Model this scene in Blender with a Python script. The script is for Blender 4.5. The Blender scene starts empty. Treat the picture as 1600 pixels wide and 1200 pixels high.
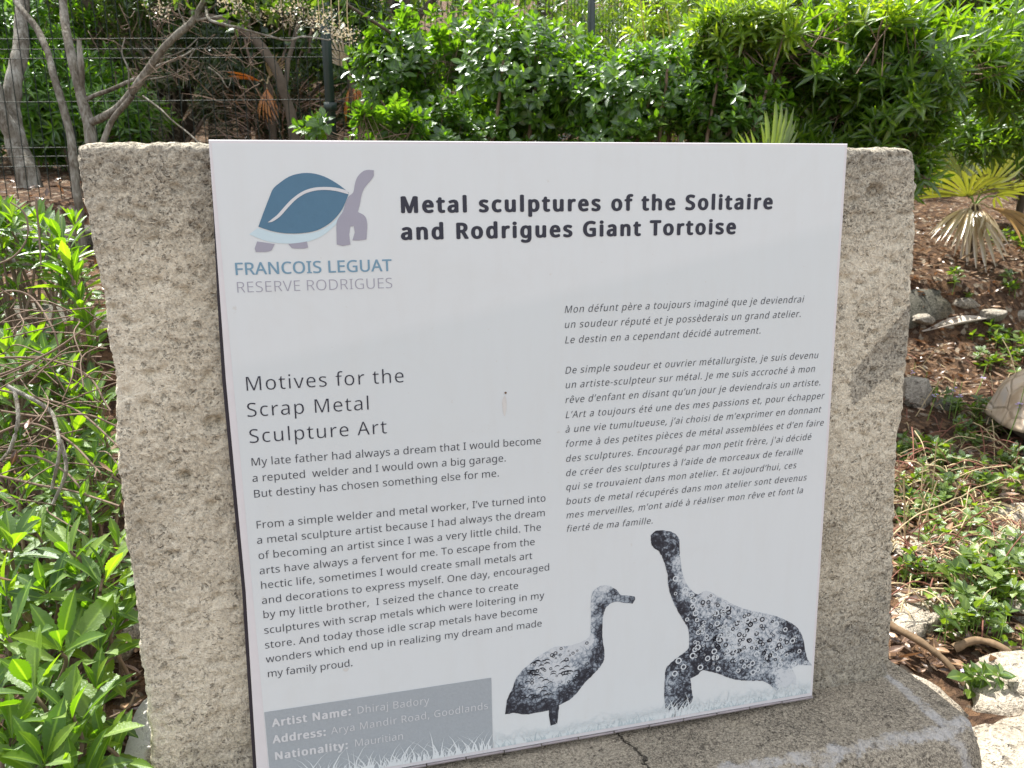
import bpy, bmesh, math, random
import numpy as np
from mathutils import Vector, Matrix, noise
random.seed(7)
RNG = np.random.default_rng(11)
S = bpy.context.scene
COL = S.collection

# ---------------------------------------------------------------- camera
# world frame: x along the sign to the right, y away from the viewer, z up;
# origin under the sign's top left corner, on the ground line of the slab
F_PX = 1215.722
RROT = np.array([[0.97170021, -0.06463124, 0.22720367],
                 [-0.2354694, -0.18853518, 0.95341945],
                 [-0.0187848, -0.97993739, -0.19841835]])
TOP = 1.165                      # height of the sign's top edge
CAM = np.array([0.12543753, -1.05989521, TOP - 0.11059239])
cam = bpy.data.cameras.new('camera')
cam.sensor_width = 36
cam.lens = F_PX * 36 / 1600
cam.clip_start = 0.02
cam.clip_end = 500
cam.dof.use_dof = True
cam.dof.focus_distance = 1.15
cam.dof.aperture_fstop = 13
camo = bpy.data.objects.new('camera', cam)
COL.objects.link(camo)
cx, cy, cz = RROT[:, 0], -RROT[:, 1], -RROT[:, 2]
M = Matrix([[cx[i], cy[i], cz[i], CAM[i]] for i in range(3)] + [[0, 0, 0, 1]])
camo.matrix_world = M
S.camera = camo

# ---------------------------------------------------------------- light
SUN = Vector((-0.28, 0.46, 1.00)).normalized()     # towards the sun: behind the slab, a little left
elev = math.asin(SUN.z)
azim = math.atan2(SUN.x, SUN.y)
w = bpy.data.worlds.new('World')
S.world = w
w.use_nodes = True
nt = w.node_tree
bg = nt.nodes['Background']
sky = nt.nodes.new('ShaderNodeTexSky')
sky.sky_type = 'NISHITA'
sky.sun_disc = False
sky.sun_elevation = elev
sky.sun_rotation = azim
sky.dust_density = 2.5
sky.air_density = 1.0
sky.ozone_density = 1.0
# unseen broken cloud added over the blue to whiten the skylight, everywhere alike
tc = nt.nodes.new('ShaderNodeTexCoord')
mp = nt.nodes.new('ShaderNodeMapping'); mp.inputs['Scale'].default_value = (1.6, 1.6, 4.0)
nz = nt.nodes.new('ShaderNodeTexNoise'); nz.inputs['Scale'].default_value = 1.7; nz.inputs['Detail'].default_value = 6
cr = nt.nodes.new('ShaderNodeValToRGB'); cr.color_ramp.elements[0].position = 0.34; cr.color_ramp.elements[1].position = 0.60
cr.color_ramp.elements[1].color = (0.9, 0.9, 0.9, 1)
mx = nt.nodes.new('ShaderNodeMix'); mx.data_type = 'RGBA'
mx.inputs[7].default_value = (5.9, 5.65, 5.35, 1)
nt.links.new(tc.outputs['Generated'], mp.inputs[0]); nt.links.new(mp.outputs[0], nz.inputs['Vector'])
nt.links.new(nz.outputs[0], cr.inputs[0]); nt.links.new(cr.outputs[0], mx.inputs[0])
nt.links.new(sky.outputs[0], mx.inputs[6]); nt.links.new(mx.outputs[2], bg.inputs[0])
bg.inputs[1].default_value = 0.15
sun = bpy.data.lights.new('sun', 'SUN')
sun.energy = 5.0
sun.angle = math.radians(0.5)
sun.color = (1.0, 0.95, 0.86)
suno = bpy.data.objects.new('sun', sun)
COL.objects.link(suno)
suno.rotation_euler = SUN.to_track_quat('Z', 'Y').to_euler()
suno.location = (0, 0, 8)
S.view_settings.view_transform = 'Standard'
S.view_settings.look = 'None'
S.view_settings.gamma = 1
S.view_settings.use_curve_mapping = False
S.view_settings.exposure = 1.2
S.cycles.max_bounces = 8
S.cycles.transparent_max_bounces = 8
S.cycles.transmission_bounces = 6

# ---------------------------------------------------------------- helpers
def project(p):
    q = RROT.T @ (np.asarray(p, float).T.reshape(3, -1) - CAM.reshape(3, 1))
    return np.stack([800 + F_PX * q[0] / np.maximum(q[2], 1e-3), 600 + F_PX * q[1] / np.maximum(q[2], 1e-3), q[2]], 1)

def at(px, py, depth):
    """a point of the place seen in the direction (px, py), `depth` metres ahead of the lens"""
    return Vector(CAM + RROT @ np.array([(px - 800) / F_PX, (py - 600) / F_PX, 1.0]) * depth)

def tag(o, label=None, cat=None, group=None, kind=None):
    if label: o['label'] = label
    if cat: o['category'] = cat
    if group: o['group'] = group
    if kind: o['kind'] = kind
    return o

def empty(name, loc, label, cat, group=None):
    o = bpy.data.objects.new(name, None)
    COL.objects.link(o)
    o.location = loc
    o.empty_display_size = 0.05
    return tag(o, label, cat, group)

def link(name, me, mat=None, parent=None, smooth=False):
    if mat is not None and not me.materials:
        me.materials.append(mat)
    if smooth:
        me.polygons.foreach_set('use_smooth', [True] * len(me.polygons))
    o = bpy.data.objects.new(name, me)
    COL.objects.link(o)
    if parent is not None:
        o.parent = parent
    return o

def np_mesh(name, V, F, attrs=None):
    """V (n,3), F (m,k) arrays -> mesh; all faces have k corners"""
    me = bpy.data.meshes.new(name)
    V = np.ascontiguousarray(V, np.float32)
    F = np.ascontiguousarray(F, np.int32)
    m, k = F.shape
    me.vertices.add(len(V))
    me.vertices.foreach_set('co', V.ravel())
    me.loops.add(m * k)
    me.loops.foreach_set('vertex_index', F.ravel())
    me.polygons.add(m)
    me.polygons.foreach_set('loop_start', np.arange(0, m * k, k, dtype=np.int32))
    me.update(calc_edges=True)
    for nm, val in (attrs or {}).items():
        a = me.attributes.new(nm, 'FLOAT', 'POINT')
        a.data.foreach_set('value', np.ascontiguousarray(val, np.float32))
    return me

class Nodes:
    def __init__(self, name):
        self.m = bpy.data.materials.new(name)
        self.m.use_nodes = True
        self.t = self.m.node_tree
        self.t.nodes.clear()
        self.out = self.n('ShaderNodeOutputMaterial')
    def n(self, typ, **kw):
        nd = self.t.nodes.new(typ)
        for k, v in kw.items():
            setattr(nd, k, v)
        return nd
    def set(self, nd, key, v):
        if isinstance(v, bpy.types.NodeSocket):
            self.t.links.new(v, nd.inputs[key])
        else:
            nd.inputs[key].default_value = v
    def coord(self, which='Object'):
        return self.n('ShaderNodeTexCoord').outputs[which]
    def noise(self, vec, scale, detail=4, rough=0.6, dist=0.0):
        nd = self.n('ShaderNodeTexNoise')
        self.set(nd, 'Vector', vec); self.set(nd, 'Scale', scale)
        self.set(nd, 'Detail', detail); self.set(nd, 'Roughness', rough); self.set(nd, 'Distortion', dist)
        return nd.outputs[0]
    def voro(self, vec, scale, feature='F1', out='Distance', rnd=1.0):
        nd = self.n('ShaderNodeTexVoronoi', feature=feature)
        self.set(nd, 'Vector', vec); self.set(nd, 'Scale', scale); self.set(nd, 'Randomness', rnd)
        return nd.outputs[out]
    def ramp(self, fac, stops):
        nd = self.n('ShaderNodeValToRGB')
        self.set(nd, 0, fac)
        e = nd.color_ramp.elements
        while len(e) > 1: e.remove(e[-1])
        for i, (p, c) in enumerate(stops):
            if not hasattr(c, '__len__'): c = (c, c, c)
            el = e[0] if i == 0 else e.new(p)
            el.position = p; el.color = (*c[:3], 1)
        return nd.outputs[0]
    def math(self, op, a, b=0.0, c=0.0, clamp=False):
        nd = self.n('ShaderNodeMath', operation=op, use_clamp=clamp)
        self.set(nd, 0, a); self.set(nd, 1, b); self.set(nd, 2, c)
        return nd.outputs[0]
    def mix(self, f, a, b, mode='MIX'):
        nd = self.n('ShaderNodeMix', data_type='RGBA', blend_type=mode)
        for k, v in ((0, f), (6, a), (7, b)):
            if isinstance(v, bpy.types.NodeSocket): self.t.links.new(v, nd.inputs[k])
            else: nd.inputs[k].default_value = v if k == 0 else (*v[:3], 1)
        return nd.outputs[2]
    def sep(self, vec):
        nd = self.n('ShaderNodeSeparateXYZ'); self.set(nd, 0, vec); return nd.outputs
    def attr(self, name):
        return self.n('ShaderNodeAttribute', attribute_name=name).outputs['Fac']
    def bump(self, h, strength, dist=0.005, normal=None):
        nd = self.n('ShaderNodeBump')
        self.set(nd, 'Height', h); self.set(nd, 'Strength', strength); self.set(nd, 'Distance', dist)
        if normal is not None: self.set(nd, 'Normal', normal)
        return nd.outputs[0]
    def pbr(self, color, rough=0.8, normal=None, spec=0.5, metal=0.0):
        b = self.n('ShaderNodeBsdfPrincipled')
        if not isinstance(color, bpy.types.NodeSocket): color = (*color[:3], 1)
        self.set(b, 'Base Color', color); self.set(b, 'Roughness', rough)
        self.set(b, 'Specular IOR Level', spec); self.set(b, 'Metallic', metal)
        if normal is not None: self.set(b, 'Normal', normal)
        self.t.links.new(b.outputs[0], self.out.inputs[0])
        return self.m

def mat_plain(name, col, rough=0.6, spec=0.5, var=0.25, scale=30, metal=0):
    n = Nodes(name)
    k = n.noise(n.coord(), scale, 5)
    c = n.mix(k, tuple(x * (1 - var) for x in col), tuple(min(1, x * (1 + var)) for x in col))
    return n.pbr(c, rough, n.bump(k, 0.2, 0.002), spec, metal)

def mat_leaf(name, c0, c1, c2, transl=0.45, trcol=None, gloss=0.10, rough=0.32):
    """c0..c2: darkest, usual, youngest leaf colour; leaves pass light through"""
    n = Nodes(name)
    r = n.math('FRACT', n.math('ADD', n.attr('rnd'), n.n('ShaderNodeObjectInfo').outputs['Random']))
    c = n.ramp(r, [(0.0, c0), (0.55, c1), (0.93, c2), (1.0, tuple(min(1, x * 1.3) for x in c2))])
    k = n.noise(n.coord(), 40, 3)
    c = n.mix(n.math('MULTIPLY', k, 0.5), c, tuple(x * 0.55 for x in c1))
    rib = n.ramp(n.attr('across'), [(0.0, 0.55), (0.10, 0.25), (0.2, 0.0)])
    c = n.mix(rib, c, tuple(min(1, x * 1.5 + .02) for x in c2))
    bl = n.n('ShaderNodeTexWave'); n.set(bl, 'Scale', 9.0); n.set(bl, 'Distortion', 3.0); n.set(bl, 'Detail', 2.0); n.set(bl, 'Vector', n.coord())
    nrm = n.bump(n.math('ADD', n.math('MULTIPLY', n.attr('across'), 0.5), n.math('MULTIPLY', k, 0.6)), 0.25, 0.01)
    d = n.n('ShaderNodeBsdfDiffuse'); n.set(d, 0, c)
    t = n.n('ShaderNodeBsdfTranslucent')
    tc = n.mix(1.0, c, trcol or (1.70, 1.75, 0.32), 'MULTIPLY')
    n.set(t, 0, tc)
    g = n.n('ShaderNodeBsdfGlossy'); n.set(g, 0, (0.85, 0.9, 0.95, 1)); n.set(g, 'Roughness', rough); n.set(g, 'Normal', nrm); n.set(d, 'Normal', nrm)
    a = n.n('ShaderNodeMixShader'); n.set(a, 0, transl)
    n.t.links.new(d.outputs[0], a.inputs[1]); n.t.links.new(t.outputs[0], a.inputs[2])
    lw = n.n('ShaderNodeLayerWeight'); n.set(lw, 0, 0.5)
    f = n.math('MULTIPLY_ADD', n.math('POWER', lw.outputs['Facing'], 4.0), 0.30, 0.03 + gloss * 0.25, clamp=True)
    b = n.n('ShaderNodeMixShader'); n.set(b, 0, f)
    n.t.links.new(a.outputs[0], b.inputs[1]); n.t.links.new(g.outputs[0], b.inputs[2])
    n.t.links.new(b.outputs[0], n.out.inputs[0])
    return n.m

def mat_stone(name, pale, mid, dark, scale=1.0, streak=False, crack=False, contrast=1.0):
    n = Nodes(name)
    P = n.coord()
    big = n.noise(P, 3.2 * scale, 4, 0.6)
    med = n.noise(P, 16 * scale, 5, 0.7)
    grain = n.noise(P, 230 * scale, 4, 0.75)
    warp = n.n('ShaderNodeVectorMath', operation='ADD')
    wn = n.n('ShaderNodeTexNoise'); n.set(wn, 'Vector', P); n.set(wn, 'Scale', 120.0 * scale); n.set(wn, 'Detail', 3.0)
    sc = n.n('ShaderNodeVectorMath', operation='SCALE'); n.set(sc, 0, wn.outputs[1]); n.set(sc, 'Scale', 0.022 / scale)
    n.set(warp, 0, P); n.set(warp, 1, sc.outputs[0])
    pits = n.voro(warp.outputs[0], 150 * scale)
    pits2 = n.voro(warp.outputs[0], 48 * scale)
    # where the surface weathers rough and grey, pits are more and darker
    wear = n.ramp(n.math('ADD', n.math('MULTIPLY', big, 0.6), n.math('MULTIPLY', med, 0.55)), [(0.42, 0.0), (0.72, 1.0)])
    c = n.mix(wear, pale, mid)
    c = n.mix(n.ramp(n.noise(P, 1.7 * scale, 5, .65, .4), [(.42, 0), (.62, .45)]), c, tuple(x * .78 for x in mid))
    c = n.mix(n.ramp(n.noise(P, 7 * scale, 3), [(0.55, 0), (0.75, 0.5)]), c, (0.34, 0.27, 0.17))
    stain = n.attr('stain')
    wear = n.math('ADD', wear, n.math('MULTIPLY', stain, 0.9), clamp=True)
    g = n.ramp(grain, [(0.38, 0.0), (0.50, 0.5), (0.60, 1.0)])
    c = n.mix(n.math('MULTIPLY', n.math('SUBTRACT', 1.0, g), n.math('MULTIPLY_ADD', wear, 0.48, 0.34 * contrast)), c, dark)
    p = n.ramp(pits, [(0.16, 1.0), (0.34, 0.0)])
    p = n.math('MULTIPLY', p, n.math('MULTIPLY_ADD', wear, 0.42, 0.34))
    p = n.math('MULTIPLY', p, n.ramp(n.noise(P, 24 * scale, 4, .7), [(.36, .25), (.56, 1.0)]))
    c = n.mix(p, c, tuple(x * 0.6 for x in dark))
    p2 = n.math('MULTIPLY', n.ramp(pits2, [(0.08, 1.0), (0.22, 0.0)]), 0.55)
    c = n.mix(p2, c, tuple(x * 0.7 for x in dark))
    fine = n.noise(P, 480 * scale, 2, 0.6)
    c = n.mix(n.math('MULTIPLY', n.ramp(fine, [(0.52, 0), (0.62, 1)]), 0.35 * contrast), c, tuple(min(1, x * 1.25) for x in pale))
    c = n.mix(n.math('MULTIPLY', stain, n.math('MULTIPLY_ADD', n.noise(P, 60 * scale, 4, .7), 0.9, 0.05)), c, (0.17, 0.165, 0.15))
    h = n.math('SUBTRACT', n.math('MULTIPLY_ADD', grain, 0.9, n.math('MULTIPLY', med, 0.5)), n.math('ADD', n.math('MULTIPLY', p, 0.7), p2))
    if streak:
        X, Y, Z = n.sep(P)[:3]
        wob = n.math('MULTIPLY_ADD', n.noise(P, 11, 5, 0.7), 0.09, -0.045)
        d1 = n.math('ABSOLUTE', n.math('ADD', n.math('ADD', Y, 0.118), wob))
        d2 = n.math('ABSOLUTE', n.math('ADD', n.math('SUBTRACT', X, 1.075), n.math('MULTIPLY', wob, 0.45)))
        d2 = n.math('MAXIMUM', d2, n.math('MULTIPLY', n.math('SUBTRACT', Y, 0.10), 0.5))
        d = n.math('MINIMUM', d1, d2)
        m = n.ramp(n.math('MULTIPLY_ADD', n.noise(P, 45, 5, 0.75), -0.022, n.math('ADD', d, 0.009)), [(0.0035, 1.0), (0.0085, 0.0)])
        m = n.math('MULTIPLY', m, n.ramp(n.noise(P, 26, 4, .7), [(.36, .15), (.56, 1)]))
        c = n.mix(n.math('MULTIPLY', m, 0.62), c, (0.60, 0.60, 0.60))
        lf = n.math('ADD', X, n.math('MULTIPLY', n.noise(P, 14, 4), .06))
        c = n.mix(n.ramp(n.math('MULTIPLY', lf, -1.0), [(.165, 0.0), (.175, .9)]), c, (0.74, 0.73, 0.70))  # left end whitened: pale crust and the sunlight on it, put into colour
    if crack:
        X, Y, Z = n.sep(P)[:3]
        cx_ = n.math('ABSOLUTE', n.math('ADD', n.math('SUBTRACT', X, 0.578), n.math('MULTIPLY_ADD', n.noise(P, 30, 4, 0.7), 0.05, n.math('MULTIPLY', Y, 0.15))))
        m = n.ramp(cx_, [(0.0006, 0.9), (0.0028, 0.0)])
        c = n.mix(m, c, (0.03, 0.025, 0.02))
        h = n.math('SUBTRACT', h, n.math('MULTIPLY', m, 2.0))
    return n.pbr(c, 0.93, n.bump(h, 1.0, 0.0065 / scale), 0.2)

# ---------------------------------------------------------------- shapes
def tube(path, radii, seg=7, cap=True):
    """tapered tube along a list of points -> V, F(quads)"""
    P = [Vector(p) for p in path]
    V = []; F = []
    up = Vector((0.31, 0.2, 0.93))
    for i, p in enumerate(P):
        d = (P[min(i + 1, len(P) - 1)] - P[max(i - 1, 0)]).normalized()
        a = d.cross(up)
        if a.length < 0.1: a = d.cross(Vector((1, 0, 0)))
        a.normalize(); b = d.cross(a)
        r = radii[i] if hasattr(radii, '__len__') else radii
        for k in range(seg):
            t = 2 * math.pi * k / seg
            V.append(tuple(p + (a * math.cos(t) + b * math.sin(t)) * r))
    for i in range(len(P) - 1):
        for k in range(seg):
            k2 = (k + 1) % seg
            F.append((i * seg + k, i * seg + k2, (i + 1) * seg + k2, (i + 1) * seg + k))
    return V, F

def smooth_path(pts, sub=5, jit=0.0, seed=0):
    """Catmull-Rom through pts, with a little wander"""
    P = [Vector(p) for p in pts]
    P = [P[0] * 2 - P[1]] + P + [P[-1] * 2 - P[-2]]
    out = []
    for i in range(1, len(P) - 2):
        for j in range(sub):
            t = j / sub
            a, b, c, d = P[i - 1:i + 3]
            out.append(0.5 * ((2 * b) + (c - a) * t + (2 * a - 5 * b + 4 * c - d) * t * t + (3 * b - a - 3 * c + d) * t ** 3))
    out.append(P[-2])
    if jit:
        out = [p + noise.noise_vector(p * 7 + Vector((seed, 0, 0))) * jit for p in out]
    return out

class Acc:
    """collects quads, then links them as ONE mesh"""
    def __init__(self): self.V = []; self.F = []
    def add(self, VF):
        o = len(self.V); self.V += VF[0]; self.F += [tuple(i + o for i in f) for f in VF[1]]
    def tube(self, path, radii, seg=6): self.add(tube(path, radii, seg))
    def box(self, a, b):
        (x0, y0, z0), (x1, y1, z1) = a, b
        V = [(x0, y0, z0), (x1, y0, z0), (x1, y1, z0), (x0, y1, z0), (x0, y0, z1), (x1, y0, z1), (x1, y1, z1), (x0, y1, z1)]
        self.add((V, [(0, 3, 2, 1), (4, 5, 6, 7), (0, 1, 5, 4), (1, 2, 6, 5), (2, 3, 7, 6), (3, 0, 4, 7)]))
    def build(self, name, mat, parent=None, smooth=True, off=None):
        V = np.array(self.V, float)
        if off is not None: V = V - np.array(off)
        me = np_mesh(name, V, np.array(self.F))
        return link(name, me, mat, parent, smooth)

# one leaf lies along +y, face up +z, length 1
def leaf_shape(width, segs, peak=0.45, fold=0.18, droop=0.15, teeth=0.0, blunt=1.0, stalk=0.06):
    V = []; F = []
    for i in range(segs + 1):
        t = i / segs
        s = math.sin(math.pi * min(1, t ** (math.log(0.5) / math.log(peak)))) ** blunt if 0 < t < 1 else 0.0
        wd = max(0.5 * width * s, 0.008 if t < 0.5 else 0.002)
        if teeth and t > 0.35 and i % 2: wd *= 1 + teeth
        z = -droop * t * t
        V += [(-wd, t, z + fold * wd * 1.0), (0, t, z), (wd, t, z + fold * wd)]
    for i in range(segs):
        a = i * 3
        F += [(a, a + 1, a + 4, a + 3), (a + 1, a + 2, a + 5, a + 4)]
    return np.array(V), np.array(F)

def leaf_matrix(pos, d, up, L, wmul=1.0):
    y = Vector(d).normalized()
    x = y.cross(Vector(up))
    if x.length < 0.05: x = y.cross(Vector((1, 0.3, 0)))
    x.normalize(); z = x.cross(y)
    return Matrix(((x.x * L * wmul, y.x * L, z.x * L, pos[0]), (x.y * L * wmul, y.y * L, z.y * L, pos[1]),
                   (x.z * L * wmul, y.z * L, z.z * L, pos[2]), (0, 0, 0, 1)))

SLAB_PX = [(118, 222), (1424, 222), (1392, 1010), (1560, 1215), (200, 1215)]
def seen(P, margin=30):
    """True for points inside the photograph and not behind the slab"""
    q = project(P)
    x, y, z = q[:, 0], q[:, 1], q[:, 2]
    ins = (z > 0) & (x > -margin) & (x < 1600 + margin) & (y > -margin) & (y < 1200 + margin)
    left = 118 + (y - 222) * 0.126
    right = np.where(y < 1010, 1432 - (y - 222) * 0.045, 1600)
    behind = (y > 228) & (x > left + 8) & (x < right - 8)
    return ins & ~behind, z

def foliage(root, mats, shape, mat, name='leaf', limit=300, rest='foliage', rnd=None):
    """the leaves that show largest become parts of their own, the rest one mesh"""
    n = len(mats)
    if n == 0: return
    A = np.array([[list(r) for r in m] for m in mats])
    base = np.array(root.location)
    A[:, :3, 3] -= base
    vis, z = seen((A[:, :3, 3] + A[:, :3, 1] * 0.5 + base))
    size = np.linalg.norm(A[:, :3, 1], axis=1) / np.maximum(z, 0.1)
    order = np.argsort(-np.where(vis, size, size * 1e-4))
    k = min(limit, int(vis.sum()))
    V0, F0 = shape
    if k > 0:
        me = np_mesh(name, V0, F0, {'across': np.tile([1., 0., 1.], len(V0) // 3)})
        me.materials.append(mat)
        me.polygons.foreach_set('use_smooth', [True] * len(me.polygons))
        for i in order[:k]:
            o = bpy.data.objects.new(name, me)
            o.parent = root
            o.matrix_basis = Matrix(A[i].tolist())
            COL.objects.link(o)
    R = A[order[k:]]
    if len(R):
        V = np.einsum('nij,vj->nvi', R[:, :3, :3], V0) + R[:, None, :3, 3]
        F = F0[None] + (np.arange(len(R)) * len(V0))[:, None, None]
        r = np.repeat(RNG.random(len(R)), len(V0))
        me = np_mesh(rest, V.reshape(-1, 3), F.reshape(-1, F0.shape[1]), {'rnd': r, 'across': np.tile([1., 0., 1.], len(R) * len(V0) // 3)})
        o = link(rest, me, mat, root, True)
        o['kind'] = 'stuff'

def stuff(name, label, mats, shape, mat, cat):
    A = np.array([[list(r) for r in m] for m in mats])
    V0, F0 = shape
    V = np.einsum('nij,vj->nvi', A[:, :3, :3], V0) + A[:, None, :3, 3]
    F = F0[None] + (np.arange(len(A)) * len(V0))[:, None, None]
    me = np_mesh(name, V.reshape(-1, 3), F.reshape(-1, F0.shape[1]), {'rnd': np.repeat(RNG.random(len(A)), len(V0)), 'across': np.tile([1., 0., 1.], len(A) * len(V0) // 3)})
    return tag(link(name, me, mat, None, True), label, cat, kind='stuff')

def rvec():
    while True:
        v = Vector((random.uniform(-1, 1), random.uniform(-1, 1), random.uniform(-1, 1)))
        if 0.05 < v.length < 1: return v.normalized()

def rosette(tip, axis, n, L, lo=25, hi=75, Lvar=0.3, step=0.0):
    """n leaves round a shoot; lo/hi: angle off the axis in degrees, inner to outer"""
    a = Vector(axis).normalized()
    u = a.cross(rvec()).normalized(); v = a.cross(u)
    out = []
    for i in range(n):
        t = i * 2.39996 + random.uniform(-0.3, 0.3)
        f = i / max(1, n - 1)
        th = math.radians(lo + (hi - lo) * f + random.uniform(-8, 8))
        r = u * math.cos(t) + v * math.sin(t)
        d = a * math.cos(th) + r * math.sin(th)
        up = a * math.sin(th) - r * math.cos(th) + rvec() * 0.25
        out.append(leaf_matrix(Vector(tip) - a * step * f, d, up, L * random.uniform(1 - Lvar, 1 + Lvar) * (0.65 + 0.35 * f ** 0.5), random.uniform(0.85, 1.15)))
    return out

def blob_tips(blobs, n, bias=0.35):
    """shoot tips through ellipsoids, thicker towards the surface, thinned by noise so that clumps and gaps form"""
    vols = [b[1][0] * b[1][1] * b[1][2] for b in blobs]
    out = []
    guard = 0
    while len(out) < n and guard < n * 20:
        guard += 1
        c, r = random.choices(blobs, vols)[0]
        d = rvec()
        q = random.random() ** bias
        p = Vector((c[0] + d.x * r[0] * q, c[1] + d.y * r[1] * q, c[2] + d.z * r[2] * q))
        if noise.noise(p * 2.6) + 0.5 * noise.noise(p * 6) < -0.20: continue
        out.append((p, d))
    return out

def shrub(name, label, cat, base, blobs, n_tips, per_tip, L, shape, mat, bark, lo=20, hi=80, limit=300, group=None,
          upw=0.6, trunk_r=0.02, bias=0.35, limbs=9):
    root = empty(name, base, label, cat, group)
    tips = blob_tips(blobs, n_tips, bias)
    mats = []
    tw = Acc()
    for p, d in tips:
        ax = (d + Vector((0, 0, upw)) + rvec() * 0.35).normalized()
        mats += rosette(p, ax, random.randint(per_tip[0], per_tip[1]), L, lo, hi, step=L * 0.7)
        if random.random() < 0.35:
            q = p - ax * L * random.uniform(1.5, 3.2) - d * L
            tw.tube([q, (p + q) / 2 + rvec() * L * 0.15, p], [L * 0.03, L * 0.025, L * 0.015], 4)
    b = Vector(base)
    for i in range(limbs):
        p, d = random.choice(tips)
        mid = b.lerp(p, 0.5) + rvec() * (p - b).length * 0.10
        path = smooth_path([b + Vector((random.uniform(-.05, .05), random.uniform(-.05, .05), -0.05)), mid, p], 6, 0.02, i)
        pj = project(np.array([list(v) for v in path]))
        if ((pj[:, 0] > 1420) & (pj[:, 0] < 1610) & (pj[:, 1] > 270)).any(): continue      # no bare limb shows under these crowns
        k = len(path)
        bl = Acc(); bl.tube(path, [trunk_r * (1 - 0.8 * j / k) for j in range(k)], 6)
        bl.build('branch', bark, root, off=base)
    if tw.V: tw.build('twigs', bark, root, off=base)['kind'] = 'stuff'
    foliage(root, mats, shape, mat, limit=limit)
    return root

def rock(label, loc, size, mat, seed, rot=0.0, flat=0.35, sub=4, name='rock', group=None, tilt=(0, 0)):
    bm = bmesh.new()
    bmesh.ops.create_icosphere(bm, subdivisions=sub, radius=1)
    for v in bm.verts:
        p = v.co.copy()
        q = p + Vector((seed * 3.1, seed * 1.7, 0))
        k = 1 + 0.30 * noise.noise(q * 1.1) + 0.16 * noise.noise(q * 2.6) + 0.07 * noise.noise(q * 6) + 0.035 * noise.noise(q * 14)
        p *= k
        for ax in range(4):                       # broken flats
            n_ = noise.random_unit_vector() if False else Vector((math.sin(seed * 7 + ax * 2.1), math.cos(seed * 3 + ax * 1.3), math.sin(seed + ax * 2.7))).normalized()
            dd = p.dot(n_) - 0.72
            if dd > 0: p -= n_ * dd * 0.8
        if p.z > flat * 2: p.z = flat * 2 + (p.z - flat * 2) * 0.3
        v.co = Vector((p.x * size[0], p.y * size[1], p.z * size[2]))
    me = bpy.data.meshes.new(name); bm.to_mesh(me); bm.free()
    o = link(name, me, mat, None, True)
    o.location = loc; o.rotation_euler = (tilt[0], tilt[1], rot)
    return tag(o, label, 'rock', group)

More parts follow.
